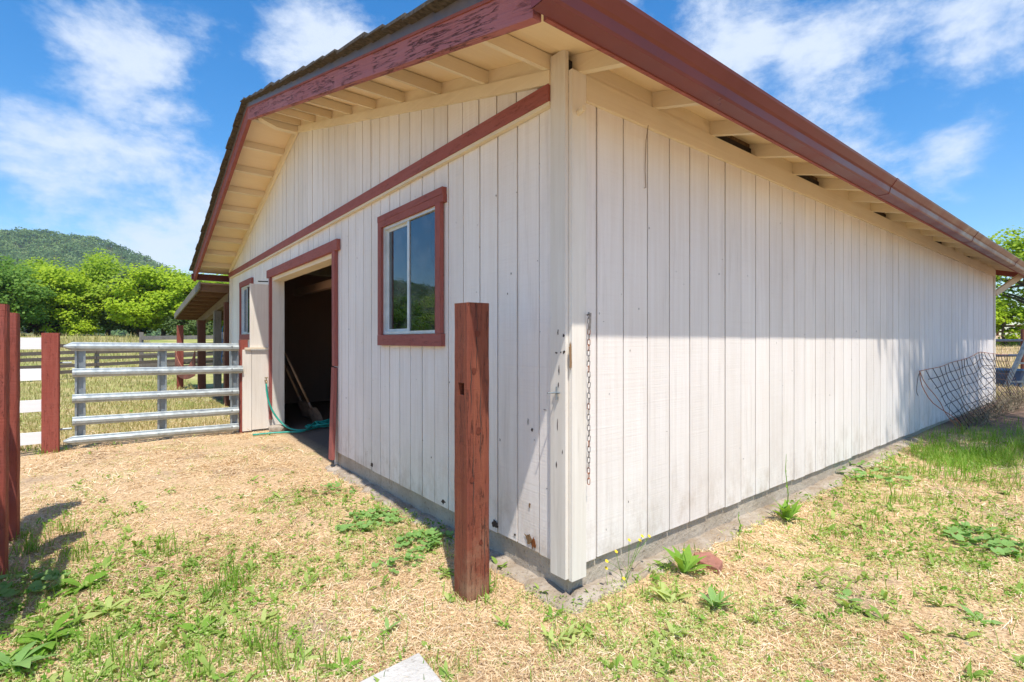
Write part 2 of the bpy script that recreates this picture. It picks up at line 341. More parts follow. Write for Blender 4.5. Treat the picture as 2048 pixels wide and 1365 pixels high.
def ground_mat():
    m, nt, o = nm('dry_straw_ground'); g = G(nt)
    n1 = g.noise(g.pos(), .55, 5, .6); n2 = g.noise(g.pos(), 7, 6, .7); n3 = g.noise(g.pos(), 55, 6, .7, .6); n4 = g.noise(g.pos((1, 1, 1), (9, 4, 2)), 2.2, 5, .65)
    st = g.ramp(n3, [(0.25, (.18, .10, .06)), (.42, (.42, .27, .15)), (.56, (.66, .48, .28)), (.8, (.84, .70, .48))])
    c = g.mix(g.rng(n2, .55, .7, 0, .45), st, (.25, .165, .105))
    c = g.mix(g.rng(n4, .56, .74, 0, .5), c, (.24, .27, .07))
    c = g.mix(g.rng(g.noise(g.pos((1, 1, 1), (4, 2, 7)), 1.3, 6, .68), .54, .66, 0, .65), c, g.mix(n3, (.20, .14, .10), (.42, .32, .24)))
    # beyond the yard the paddock is greener
    sp = g.n('SeparateXYZ'); g.l(g.pos(), sp.inputs[0])
    far = g.rng(sp.outputs['Y'], 6.3, 8.5)
    fc = g.ramp(g.math('ADD', g.math('MULTIPLY', n1, .6), g.math('MULTIPLY', n2, .4)), [(.36, (.17, .24, .045)), (.5, (.33, .33, .10)), (.62, (.55, .44, .21))])
    c = g.mix(far, c, fc)
    # bare dirt at the far right corner of the barn
    dx = g.math('MULTIPLY', g.rng(sp.outputs['X'], 6.0, 7.4), g.rng(sp.outputs['Y'], .9, .2))
    dirt = g.mix(n3, (.12, .075, .05), (.27, .18, .13))
    c = g.mix(g.math('MULTIPLY', dx, g.rng(sp.outputs['X'], 17, 14)), c, dirt)
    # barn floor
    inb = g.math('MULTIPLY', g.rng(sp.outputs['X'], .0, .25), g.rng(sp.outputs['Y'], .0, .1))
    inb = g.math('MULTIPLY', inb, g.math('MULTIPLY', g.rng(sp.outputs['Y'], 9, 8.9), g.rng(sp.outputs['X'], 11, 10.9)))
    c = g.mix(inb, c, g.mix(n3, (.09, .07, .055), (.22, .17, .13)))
    h = g.math('ADD', g.math('MULTIPLY', n3, .5), n2)
    g.l(g.bsdf(c, .95, g.bump(h, .7, .02), spec=.15), o.inputs[0]); return m
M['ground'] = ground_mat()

# ------------------------------------------------------------------ ground and hill
def build_ground():
    rs = [0.0] + list(np.geomspace(.35, 1150, 104)); A = 180
    V = [(CAM.x, CAM.y, gz(CAM.x, CAM.y))]; F = []
    for r in rs[1:]:
        a = np.arange(A)*2*math.pi/A; x = CAM.x+r*np.cos(a); y = CAM.y+r*np.sin(a); z = gz(x, y)
        V += list(zip(x, y, z))
    for j in range(A): F.append((0, 1+j, 1+(j+1) % A))
    for i in range(len(rs)-2):
        b = 1+i*A
        for j in range(A): F.append((b+j, b+A+j, b+A+(j+1) % A, b+(j+1) % A))
    me = bpy.data.meshes.new('ground'); me.from_pydata([tuple(map(float, v)) for v in V], [], F)
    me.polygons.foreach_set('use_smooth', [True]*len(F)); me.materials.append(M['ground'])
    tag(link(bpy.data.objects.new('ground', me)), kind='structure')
build_ground()
HPX = [-6000, -2600, -1500, -700, -200, 0, 90, 126, 187, 234, 270, 305, 328, 352, 400, 480, 620, 900]
HPY = [320, 375, 412, 442, 464, 472, 470, 478, 485, 498, 516, 529, 543, 560, 586, 618, 662, 690]
def hill_z(az, s):                                     # az: lateral tangent (px), s: 0 foot .. 1 crest
    return (682.5-np.interp(az, HPX, HPY))
def build_hill():
    def pt(px, s):
        u = (px-1024)/FPX; dep = (330+330*s)/math.sqrt(1+u*u)*1.25
        p = CAM+FW*dep+RT*(u*dep); top = (682.5-np.interp(px, HPX, HPY))/FPX*(660)/math.sqrt(1+u*u)*1.25
        z = top*(s**.85)*(330+330*s)/660 + 4.0*math.sin(px*.02+s*7)*s*(1-s)
        return (p.x, p.y, CAM.z+z-3*(1-s))
    ang = np.linspace(math.atan((-5200-1024)/FPX), math.atan((900-1024)/FPX), 170); pxs = 1024+FPX*np.tan(ang)
    S = np.linspace(-.15, 1.0, 26); V = []; F = []
    for px in pxs:
        for s in S: V.append(pt(px, max(s, 0)) if s >= 0 else (*pt(px, 0)[:2], -5))
        q = Vector(pt(px, 1.0)); d = Vector((q.x-CAM.x, q.y-CAM.y, 0)).normalized()*200; V.append((q.x+d.x, q.y+d.y, q.z*.5))
    k = len(S)+1
    for i in range(len(pxs)-1):
        for j in range(k-1): F.append((i*k+j, (i+1)*k+j, (i+1)*k+j+1, i*k+j+1))
    me = bpy.data.meshes.new('hill'); me.from_pydata(V, [], F); me.polygons.foreach_set('use_smooth', [True]*len(F))
    m, nt, o = nm('hill_grass'); g = G(nt); n = g.noise(g.pos(), .02, 5)
    g.l(g.bsdf(g.ramp(n, [(.4, (.08, .11, .035)), (.6, (.2, .19, .08)), (.75, (.3, .22, .12))]), .95, spec=.1), o.inputs[0]); me.materials.append(m)
    tag(link(bpy.data.objects.new('hill', me)), kind='structure')
    # forest on the hill: crowns of leaf clumps
    rng = np.random.default_rng(3); C = []; R = []
    for _ in range(5200):
        px = 1024+FPX*math.tan(rng.uniform(math.atan((-3200-1024)/FPX), math.atan((600-1024)/FPX))); s = rng.uniform(.02, 1.0)**.8
        C.append(pt(px, s)); R.append(rng.uniform(4.5, 9.5)*(0.8+.3*s))
    for px in np.linspace(-900, 480, 190): C.append(pt(px, .995)); R.append(rng.uniform(4, 8.5))
    C = np.array(C); R = np.array(R); n = 54
    d = rng.normal(size=(len(C), n, 3)); d /= np.linalg.norm(d, axis=2, keepdims=True); d[..., 2] = np.abs(d[..., 2])*1.0-.15
    P = C[:, None, :]+d*R[:, None, None]*np.array([1, 1, .85])*rng.uniform(.7, 1.05, (len(C), n, 1)); P[..., 2] += R[:, None]*.35
    nrm = d+rng.normal(size=d.shape)*.45
    leaves('hill_forest', P.reshape(-1, 3), nrm.reshape(-1, 3), rng.uniform(1.3, 2.7, P.shape[:2]).ravel(), M['hill_leaf'], rng, None, .8)
    tag(bpy.data.objects['hill_forest'], 'dense evergreen forest covering the far hillside', None, kind='stuff')
def leaves(name, P, nrm, size, mat, rng, parent=None, aspect=.7):
    n = len(P); nrm = nrm/np.maximum(np.linalg.norm(nrm, axis=1, keepdims=True), 1e-6)
    a = np.cross(nrm, rng.normal(size=(n, 3))); a /= np.maximum(np.linalg.norm(a, axis=1, keepdims=True), 1e-6); b = np.cross(nrm, a)
    s = size[:, None]*.5; V = np.stack([P-a*s, P-b*s*aspect+nrm*s*.12, P+a*s, P+b*s*aspect+nrm*s*.12], 1).reshape(-1, 3)
    me = mesh_np(name, V, np.arange(4*n).reshape(-1, 4), mat); return link(bpy.data.objects.new(name, me), parent)
build_hill()

# ------------------------------------------------------------------ barn
YP, SL, W, LX = 4.5, 0.272, 9.0, 10.98                # ridge position, slope, gable width, length
def zs(z0, y): return z0+SL*(YP-abs(y-YP))            # height of a plane parallel to the roof, z0 at y = 0
barn = thing('barn', 'white board-sided barn with dark red trim and a red gutter', 'barn')
def rect_minus(r, holes):
    out = [r]
    for h in holes:
        nx = []
        for a0, a1, b0, b1 in out:
            if h[1] <= a0 or h[0] >= a1 or h[3] <= b0 or h[2] >= b1: nx.append((a0, a1, b0, b1)); continue
            if b0 < h[2]: nx.append((a0, a1, b0, h[2]))
            if h[3] < b1: nx.append((a0, a1, h[3], b1))
            c0, c1 = max(b0, h[2]), min(b1, h[3])
            if a0 < h[0]: nx.append((a0, h[0], c0, c1))
            if h[1] < a1: nx.append((h[1], a1, c0, c1))
        out = nx
    return out
WIN1 = (1.225, 2.10, 1.30, 2.165); WIN2 = (7.08, 7.90, 1.36, 2.16); DOOR = (3.249, 5.833, -.5, 2.1305)
HOLES = [WIN1, WIN2, DOOR]
# side wall (right): dark backing plus one board each
mb = MB().box(.02, LX, .019, .12, .15, 2.62); sw = mb.build('side_wall', M['siding_groove'], barn)
edges = [.0]+[.201+.2095*i for i in range(60) if .201+.2095*i < LX-.05]+[LX]
for i in range(len(edges)-1):
    g_ = .0052 if i % 6 else .007
    m_ = MB(); x0, x1 = edges[i]+g_, edges[i+1]-g_; zb = .148+random.uniform(-.006, .006); yy = random.uniform(0, .003)
    m_.box(x0, x1, yy, .018, zb, 2.44); m_.build('siding_board', M['siding'], sw)
# gable wall
gw = MB()
for a0, a1, b0, b1 in rect_minus((.02, W, .15, 2.62), HOLES): gw.box(.019, .15, a0, a1, b0, b1)
gw.prism([(.02, 2.62), (W, 2.62), (YP, zs(2.62, YP))], 'x', .019, .15)
gw = gw.build('gable_wall', M['siding_groove'], barn, fix=True)
ge = [.0, .215]+[.215+.1795*i for i in range(1, 60) if .215+.1795*i < W-.04]+[W]
for i in range(len(ge)-1):
    g_ = random.choice((.0046, .0052, .0064)); y0, y1 = ge[i]+g_, ge[i+1]-g_; xx = random.uniform(0, .004)
    for a0, a1, b0, b1 in rect_minus((y0, y1, .148+random.uniform(-.008, .008), 2.45), HOLES):
        if b1-b0 > .02 and a1-a0 > .004: MB().box(xx, .018, a0, a1, b0, b1).build('siding_board', M['siding'], gw)
    if i in (29, 30): y0 += .006
    if 2.5 < min(zs(2.52, y0), zs(2.52, y1)):
        m_ = MB().prism([(y0, 2.5), (y1, 2.5)] + ([(y1, zs(2.53, y1)), (YP, zs(2.53, YP)), (y0, zs(2.53, y0))] if y0 < YP < y1 else [(y1, zs(2.53, y1)), (y0, zs(2.53, y0))]), 'x', -.006+random.uniform(0, .003), .018)
        m_.build('siding_board', M['siding'], gw, fix=True)
# back and far walls close the barn
MB().box(LX-.12, LX-.002, .14, W-.12, -.1, 2.6).prism([(.2, 2.6), (W-.2, 2.6), (YP, zs(2.55, YP))], 'x', LX-.12, LX-.002).build('rear_wall', M['interior'], barn, fix=True)
MB().box(.16, LX, W-.12, W-.002, -.1, 2.6).build('far_side_wall', M['interior'], barn)
# foundation and crumbled footing
fnd = MB().box(.161, LX-.01, .022, .15, -.4, .146).build('foundation', M['foundation'], barn)
MB().box(.022, .16, .022, 3.29, -.4, .146).build('foundation', M['foundation'], barn); MB().box(.022, .16, 5.834, W-.02, -.4, .146).build('foundation', M['foundation'], barn)
def rough_strip(name, path, wid, hts, mat, parent, seed):
    rng = random.Random(seed); V = []; F = []; k = 6
    for i, (p, out) in enumerate(path):
        p = Vector(p); out = Vector(out); w = wid*(.75+.5*rng.random()); h = hts*(.7+.6*rng.random())
        for j, (a, b) in enumerate([(-.05, h), (.3, h*1.05), (.6, h*(.8+.3*rng.random())), (.85, h*.55), (1, -.01), (1.02, -.15)]):
            q = p+out*(a*w+rng.uniform(-.008, .008)); V.append((q.x, q.y, gz(q.x, q.y)+b+rng.uniform(-.006, .006)))
    for i in range(len(path)-1):
        for j in range(k-1): F.append((i*k+j, (i+1)*k+j, (i+1)*k+j+1, i*k+j+1))
    m_ = MB(); m_.v = V; m_.f = F; return m_.build(name, mat, parent, fix=True)
pth = [((.022, 3.25-.06*i, 0), (-1, 0, 0)) for i in range(54)]
pth += [((.0, .0, 0), Vector((-1, -.4, 0)).normalized()), ((.0, .0, 0), Vector((-.7, -.7, 0)).normalized()), ((.02, .0, 0), Vector((-.4, -1, 0)).normalized())]
pth += [((.05+.06*i, .022, 0), (0, -1, 0)) for i in range(95)]
rough_strip('footing', pth, .13, .022, M['footing'], fnd, 5)
# corner boards
MB().box(-.022, -.0005, -.001, .104, .10, 2.655).build('corner_board', M['cream_z'], barn)
MB().box(.0005, .098, -.024, -.0015, .092, 2.553).build('corner_board', M['cream_z'], barn)
MB().box(-.02, -.0005, W-.075, W-.001, .14, 2.6).build('corner_board', M['cream_z'], barn)
MB().box(LX-.06, LX+.02, -.02, -.001, .12, 2.55).build('corner_board', M['cream_z'], barn)
# friezes under the eaves: two lengths on the side wall, blocking between the rafters with some bays open
fr = MB().box(.101, 6.2, -.022, -.0005, 2.432, 2.553).build('frieze_board', M['cream_x'], barn)
MB().box(6.204, LX-.062, -.020, -.0005, 2.432, 2.553).build('frieze_board', M['cream_x'], barn)
RAF = [.045+.6*i for i in range(19)]
openb = {2, 4, 7, 11, 14}
for i, x in enumerate(RAF):
    MB().hexa([(x, -.38, zs(2.558, -.38)), (x+.04, -.38, zs(2.558, -.38)), (x+.04, .12, zs(2.558, .12)), (x, .12, zs(2.558, .12))],
              [(x, -.38, zs(2.645, -.38)), (x+.04, -.38, zs(2.645, -.38)), (x+.04, .12, zs(2.645, .12)), (x, .12, zs(2.645, .12))]).build('rafter_tail', M['cream_y'], barn)
    if i+1 < len(RAF):
        if i in openb:
            MB().box(x+.041, x+.599, .03, .06, 2.5, 2.66).build('nest_straw', M['nest'], barn)
        else:
            MB().box(x+.0405, x+.5995, -.012, .01, 2.554, 2.644).build('blocking', M['cream_x'], barn)
# roof deck, both slopes; the part that everything on the roof hangs from
X0, X1 = -.545, LX+.55; YE = -.385
def slope_slab(mb, x0, x1, ya, yb, z0, z1):
    return mb.hexa([(x0, ya, zs(z0, ya)), (x1, ya, zs(z0, ya)), (x1, yb, zs(z0, yb)), (x0, yb, zs(z0, yb))],
                   [(x0, ya, zs(z1, ya)), (x1, ya, zs(z1, ya)), (x1, yb, zs(z1, yb)), (x0, yb, zs(z1, yb))])
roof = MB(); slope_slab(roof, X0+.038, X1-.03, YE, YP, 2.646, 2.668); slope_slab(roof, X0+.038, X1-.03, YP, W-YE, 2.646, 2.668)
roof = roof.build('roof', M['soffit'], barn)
rs_ = random.Random(2)
nC = 21
for sgn in (0, 1):
    for c in range(nC):
        ya = -.44+c*(YP+.44)/nC; yb = ya+(YP+.44)/nC+.03; m_ = MB(); x = X0-.068-rs_.uniform(0, .016); lift = .012
        while x < X1:
            w_ = rs_.uniform(.18, .34); x2 = min(x+w_, X1+.01); j = rs_.uniform(-.012, .012); a, b = ya+j, min(yb, YP)
            t = rs_.uniform(.012, .026)
            A_, B_ = (a, b) if not sgn else (W-a, W-b)
            za, zb_ = zs(2.672, A_), zs(2.672, B_)
            m_.hexa([(x, A_, za+lift), (x2-.006, A_, za+lift), (x2-.006, B_, zb_), (x, B_, zb_)], [(x, A_, za+lift+t), (x2-.006, A_, za+lift+t), (x2-.006, B_, zb_+t*.8), (x, B_, zb_+t*.8)])
            x = x2
        m_.build('shingle_course', M['shingle'], roof, fix=True)
MB().prism([(YP-.13, zs(2.70, YP-.13)), (YP, zs(2.715, YP)), (YP+.13, zs(2.70, YP-.13)), (YP+.13, zs(2.715, YP-.13)), (YP, zs(2.735, YP)), (YP-.13, zs(2.715, YP-.13))], 'x', X0-.05, X1+.02).build('ridge_cap', M['shingle'], roof, fix=True)
# barge boards, flashing
for sgn in (0, 1):
    f_ = (lambda y: y) if not sgn else (lambda y: W-y)
    ya, yb = f_(-.375 if not sgn else -.46), f_(YP)
    MB().hexa([(-.55, ya, zs(2.50, ya)), (-.51, ya, zs(2.50, ya)), (-.51, yb, zs(2.50, yb)), (-.55, yb, zs(2.50, yb))],
              [(-.55, ya, zs(2.622, ya)), (-.51, ya, zs(2.622, ya)), (-.51, yb, zs(2.622, yb)), (-.55, yb, zs(2.622, yb))]).build('barge_board', M['barge'] if not sgn else M['red_y'], roof, fix=True)
    MB().hexa([(-.557, ya, zs(2.6225, ya)), (-.515, ya, zs(2.6225, ya)), (-.515, yb, zs(2.6225, yb)), (-.557, yb, zs(2.6225, yb))],
              [(-.557, ya, zs(2.636, ya)), (-.515, ya, zs(2.636, ya)), (-.515, yb, zs(2.636, yb)), (-.557, yb, zs(2.636, yb))]).build('barge_cap', M['red_y'], roof, fix=True)
    yc = f_(-.43)
    MB().hexa([(-.556, yc, zs(2.637, yc)), (-.552, yc, zs(2.637, yc)), (-.552, yb, zs(2.637, yb)), (-.556, yb, zs(2.637, yb))],
              [(-.566, yc, zs(2.694, yc)), (-.54, yc, zs(2.694, yc)), (-.54, yb, zs(2.694, yb)), (-.566, yb, zs(2.694, yb))]).build('rake_flashing', M['flash'], roof, fix=True)
    MB().hexa([(X1-.03, ya, zs(2.5, ya)), (X1+.01, ya, zs(2.5, ya)), (X1+.01, yb, zs(2.5, yb)), (X1-.03, yb, zs(2.5, yb))],
              [(X1-.03, ya, zs(2.66, ya)), (X1+.01, ya, zs(2.66, ya)), (X1+.01, yb, zs(2.66, yb)), (X1-.03, yb, zs(2.66, yb))]).build('barge_board', M['red_y'], roof, fix=True)
    # rake frieze on the gable and the lookouts that carry the overhang
    y0 = .106 if not sgn else W-.0
    for q, (a, b) in enumerate([(y0, f_(3.9)), (f_(3.904), yb)]):
        MB().hexa([(-.03, a, zs(2.49, a)), (-.007, a, zs(2.49, a)), (-.007, b, zs(2.49, b)), (-.03, b, zs(2.49, b))],
                  [(-.03, a, zs(2.562, a)), (-.007, a, zs(2.562, a)), (-.007, b, zs(2.562, b)), (-.03, b, zs(2.562, b))]).build('rake_frieze', M['cream_y'], barn, fix=True)
    slope_m = MB().hexa([(-.012, y0, zs(2.563, y0)), (.0, y0, zs(2.563, y0)), (.0, yb, zs(2.563, yb)), (-.012, yb, zs(2.563, yb))],
              [(-.012, y0, zs(2.6455, y0)), (.0, y0, zs(2.6455, y0)), (.0, yb, zs(2.6455, yb)), (-.012, yb, zs(2.6455, yb))]).build('rake_blocking', M['cream_y'], barn, fix=True)
    for k in range(9):
        yl = f_(.11+.535*k); a, b = (yl, yl+.04) if not sgn else (yl-.04, yl)
        a, b = min(a, b), max(a, b)
        MB().hexa([(-.509, a, zs(2.565, a)), (-.0125, a, zs(2.565, a)), (-.0125, b, zs(2.565, b)), (-.509, b, zs(2.565, b))],
                  [(-.509, a, zs(2.642, a)), (-.0125, a, zs(2.642, a)), (-.0125, b, zs(2.642, b)), (-.509, b, zs(2.642, b))]).build('lookout', M['cream_x'], roof, fix=True)
zr = zs(2.64, YP)
MB().prism([(-.031, zr-.165), (-.25, zr-.165), (-.40, zr-.12), (-.505, zr-.04), (-.505, zr-.012), (-.031, zr-.012)], 'y', YP-.045, YP+.045).build('ridge_beam', M['cream_x'], roof, fix=True)
# fascia and gutters
MB().box(X0+.04, X1-.04, -.398, -.381, 2.40, 2.535).build('fascia', M['red_y'], roof)
def gutter(name, s):
    prof = [(-.40, 2.405), (-.475, 2.405), (-.482, 2.416), (-.490, 2.452), (-.497, 2.458), (-.502, 2.462), (-.528, 2.50), (-.532, 2.512), (-.524, 2.514), (-.518, 2.506), (-.494, 2.468), (-.475, 2.418), (-.466, 2.411), (-.404, 2.411), (-.404, 2.52), (-.40, 2.52)]
    m_ = MB(); pr = [(y if s else W-y, z) for y, z in prof]; m_.prism(pr, 'x', X0-.035, X1+.03)
    # end caps
    for x in (X0-.035, X1+.03-.003):
        m_.prism([(y if s else W-y, z) for y, z in prof[:8]+[(-.40, 2.512)]], 'x', x-.0005, x+.003)
    return m_.build(name, M['gutter'], roof, fix=True)
gutter('gutter', True); gutter('gutter', False)
for x in (3.05, 6.1, 9.15):
    MB().prism([(-.399, 2.402), (-.477, 2.402), (-.485, 2.415), (-.493, 2.451), (-.505, 2.460), (-.531, 2.499), (-.535, 2.514), (-.528, 2.5145), (-.522, 2.501), (-.497, 2.464), (-.486, 2.453), (-.478, 2.4165), (-.474, 2.4055), (-.399, 2.4055)], 'x', x, x+.05).build('gutter_joint', M['gutter'], roof, fix=True)
for k in range(7):
    x = .4+1.55*k; MB().box(x, x+.022, -.522, -.405, 2.5085, 2.5115).build('gutter_strap', M['gutter'], roof)
# knee brace and end rafter past the far corner
bm_ = MB(); bar(bm_, (LX+.03, -.01, 2.12), (LX+.52, -.36, 2.52), .05, .09); bm_.build('knee_brace', M['cream_x'], barn)
# red band across the gable with a cream drip strip below
for a, b in ((.1065, 7.28), (7.29, W-.001)):
    MB().box(-.036, -.0075, a, b, 2.437, 2.522).build('band_board', M['red_y'], barn)
MB().box(-.030, -.001, .106, W-.08, 2.416, 2.436).build('drip_strip', M['cream_y'], barn)
# window by the corner and the one beyond the door
def build_window(r, mull):
    y0, y1, z0, z1 = r; f = .022
    fm = MB(); fm.box(-.012, .05, y0, y1, z0, z0+f).box(-.012, .05, y0, y1, z1-f, z1).box(-.012, .05, y0, y0+f, z0+f, z1-f).box(-.012, .05, y1-f, y1, z0+f, z1-f)
    win = fm.build('window', M['alu'], barn)
    MB().box(-.004, .04, mull-.014, mull+.014, z0+f, z1-f).build('mullion', M['alu'], win)
    s = MB(); a0, a1 = mull+.014, y1-f      # inner sliding sash
    s.box(.016, .032, a0, a1, z0+f, z0+f+.02).box(.016, .032, a0, a1, z1-f-.02, z1-f).box(.016, .032, a1-.02, a1, z0+f+.02, z1-f-.02)
    s.build('sash', M['alu'], win)
    MB().box(.0215, .0255, a0, a1-.02, z0+f+.02, z1-f-.02).build('pane', M['glass'], win)
    MB().box(.0045, .0085, y0+f, mull-.014, z0+f, z1-f).build('pane', M['glass'], win)
    return win
w1 = build_window(WIN1, 1.68)
def skew(y0, y1, z0, z1, x0=-.034, x1=-.0005, d=0): return MB().hexa([(x0, y0, z0), (x1, y0, z0), (x1, y1, z0+d), (x0, y1, z0+d)], [(x0, y0, z1), (x1, y0, z1), (x1, y1, z1+d), (x0, y1, z1+d)])
skew(1.132, 2.17, 2.215, 2.262, d=-.004).build('trim_board', M['red_y'], w1); skew(1.128, 2.17, 2.163, 2.2135, x0=-.031).build('trim_board', M['red_y'], w1)
skew(1.152, 2.168, 1.212, 1.296).build('trim_board', M['red_y'], w1)
skew(1.157, 1.222, 1.297, 2.162, x0=-.038, x1=-.008).build('trim_board', M['red_z'], w1); skew(2.101, 2.162, 1.297, 2.162).build('trim_board', M['red_z'], w1)
w2 = build_window(WIN2, 7.5)
for a in ((7.0, 7.98, 2.163, 2.25), (7.0, 7.98, 1.27, 1.357)): skew(*a).build('trim_board', M['red_y'], w2)
for a in ((7.0, 7.077, 1.358, 2.162), (7.903, 7.97, 1.358, 2.162)): skew(*a).build('trim_board', M['red_z'], w2)
# doorway: jambs, header, red trim
dj = MB().box(-.001, .155, 5.79, 5.832, .06, 2.13).build('door_jamb', M['cream_z'], barn)
MB().box(-.001, .155, 3.25, 3.289, .0, 2.13).build('door_jamb', M['cream_z'], barn)
MB().box(.002, .155, 3.29, 5.789, 2.085, 2.129).build('door_header', M['cream_y'], barn)
skew(3.12, 5.98, 2.132, 2.238, x0=-.036).build('door_trim', M['red_y'], barn)
MB().hexa([(-.034, 3.185, 1.0), (-.0005, 3.185, 1.0), (-.0005, 3.262, 1.006), (-.034, 3.262, 1.006)], [(-.034, 3.19, 2.130), (-.0005, 3.19, 2.130), (-.0005, 3.272, 2.130), (-.034, 3.272, 2.130)]).build('door_trim', M['red_z'], barn)
MB().hexa([(-.07, 3.175, .09), (-.035, 3.175, .09), (-.035, 3.255, .09), (-.07, 3.255, .09)], [(-.036, 3.19, .985), (-.0025, 3.19, .985), (-.0025, 3.268, .992), (-.036, 3.268, .992)]).build('door_trim', M['red_z'], barn)
MB().box(-.034, -.0005, 5.80, 5.862, .16, 2.13).build('door_trim', M['red_z'], barn)
# stone under the jamb
def rock(name, c, r, mat, parent, seed, flat=.6):
    bm = bmesh.new(); bmesh.ops.create_icosphere(bm, subdivisions=2, radius=1); rn = random.Random(seed)
    for v in bm.verts:
        k = 1+rn.uniform(-.13, .13); v.co = Vector((math.copysign(abs(v.co.x)**.7, v.co.x)*r[0]*k, math.copysign(abs(v.co.y)**.7, v.co.y)*r[1]*k, math.copysign(abs(v.co.z)**.7, v.co.z)*r[2]*k))+Vector(c)
    me = bpy.data.meshes.new(name); bm.to_mesh(me); bm.free(); me.materials.append(mat); return link(bpy.data.objects.new(name, me), parent)
rock('jamb_stone', (.06, 5.72, .02), (.13, .1, .075), M['footing'], fnd, 4)
# interior framing seen through the doorway
inn = MB().box(1.9, 1.98, 3.2, 8.8, .0, 1.02).build('stall_partition', M['interior'], barn)
for k in range(22): MB().box(1.885, 1.8995, 3.3+.19*k, 3.483+.19*k, .0, 1.0).build('partition_board', M['interior'], inn)
MB().box(1.86, 2.0, 6.05, 6.25, .0, 2.7).build('interior_post', M['interior'], barn)
MB().box(1.85, 2.0, 3.2, 8.8, 1.95, 2.2).build('interior_beam', M['interior'], barn)
MB().box(.7, .8, 3.3, 7.4, 2.02, 2.13).build('interior_beam', M['interior'], barn)
gm = MB()
for k in range(16): gm.box(1.88, 1.884, 4.5+.095*k, 4.504+.095*k, 1.02, 1.95)
for k in range(10): gm.box(1.876, 1.88, 4.5, 6.05, 1.05+.095*k, 1.054+.095*k)
gm.build('stall_grille', M['wire'], barn)
# paint chips and rot near the corner (irregular flakes standing a hair proud)
def chip(poly, x=None, y=None, mat='darkchip', t=.0012, seed=0, n=16):
    rn = random.Random(seed); cx = sum(p[0] for p in poly)/len(poly); cz = sum(p[1] for p in poly)/len(poly); pts = []
    for i in range(len(poly)):
        a, b = poly[i], poly[(i+1) % len(poly)]
        for k in range(4):
            f = k/4; q = (a[0]+(b[0]-a[0])*f, a[1]+(b[1]-a[1])*f); s = 1+rn.uniform(-.16, .16)
            pts.append((cx+(q[0]-cx)*s, cz+(q[1]-cz)*s))
    m_ = MB(); m_.prism(pts, 'x' if x is not None else 'y', (x if x is not None else y)-t, (x if x is not None else y)+.0003)
    return m_.build('paint_chip', M[mat], barn, fix=True)
def wchip(px, py, rx, rz, x=None, y=None, mat='darkchip', seed=0):
    p = wall_point(px, py, x, y); a = p.y if x is not None else p.x
    rn = random.Random(seed*7+1); chip([(a+rx*rn.uniform(.35, 1.15)*math.cos(t), p.z+rz*rn.uniform(.35, 1.15)*math.sin(t)) for t in [i*2*math.pi/8+rn.uniform(-.3, .3) for i in range(8)]], x, y, mat, seed=seed)
wchip(1068, 1088, .03, .035, x=-.0002, mat='rotwood', seed=1); wchip(1058, 1078, .035, .045, x=.0004, mat='barewood', seed=2)
wchip(990, 1050, .03, .028, x=.0, mat='darkchip', seed=3); wchip(886, 1003, .035, .02, x=.0, mat='darkchip', seed=4); wchip(744, 930, .03, .03, x=.0, mat='darkchip', seed=14)
wchip(1141, 715, .012, .085, y=-.0242, mat='barewood', seed=5)
for i, (px, py, rx, rz) in enumerate([(1118, 742, .004, .03), (1117, 770, .006, .012), (1113, 706, .012, .005), (1128, 704, .01, .01), (1122, 705, .006, .006), (1127, 672, .008, .012), (1116, 665, .005, .012), (1115, 850, .003, .03), (1113, 930, .004, .02), (1125, 905, .003, .012)]):
    wchip(px, py, rx, rz, x=-.0222, seed=20+i)
for i, (px, py, rx, rz) in enumerate([(1059, 1010, .012, .02), (1056, 845, .003, .02), (1064, 860, .012, .012), (1090, 820, .012, .003), (1030, 1070, .012, .012), (1000, 880, .004, .01)]): wchip(px, py, rx, rz, x=-.0, mat='barewood' if i in (0,) else 'darkchip', seed=40+i)
nk = MB(); rk = random.Random(12)
for k in range(110):
    w_, h_ = rk.choice([(.0022, .003), (.0022, .003), (.009, .0015), (.0018, .010)]); z = rk.uniform(.2, 2.3)*1.0
    if k % 2: yv = rk.uniform(.12, 3.0); nk.box(-.0009, .0035, yv, yv+w_, z, z+h_)
    else: xv = rk.uniform(.12, 6.0)**1.0; nk.box(xv, xv+w_, -.0009, .0032, z, z+h_)
tag(nk.build('nail_marks', M['darkchip'], barn), kind='stuff')
# peg, hook latch and a stray string
p = wall_point(1158, 226, y=-.03); pm = MB().tube([(p.x, -.024, p.z), (p.x-.01, -.075, p.z+.003)], .013, 10).build('peg', M['cream_y'], barn)
p = wall_point(1113, 786, x=-.03); lm = MB().tube([(-.022, p.y, p.z), (-.085, p.y+.004, p.z+.002)], .004, 6).tube([(-.03, p.y-.02, p.z), (-.03, p.y+.02, p.z)], .0045, 6).tube([(-.03, p.y, p.z+.03), (-.03, p.y, p.z-.035)], .005, 6); lm.build('hook_latch', M['galv2'], barn)
p0 = wall_point(1297, 262, y=-.025); MB().tube([(p0.x, -.023, 2.44), (p0.x+.003, -.006, 2.36), (p0.x-.002, -.004, 2.2), (p0.x+.004, -.005, 2.1), (p0.x-.012, -.006, 2.095)], .0018, 5).build('loose_string', M['barewood'], barn)

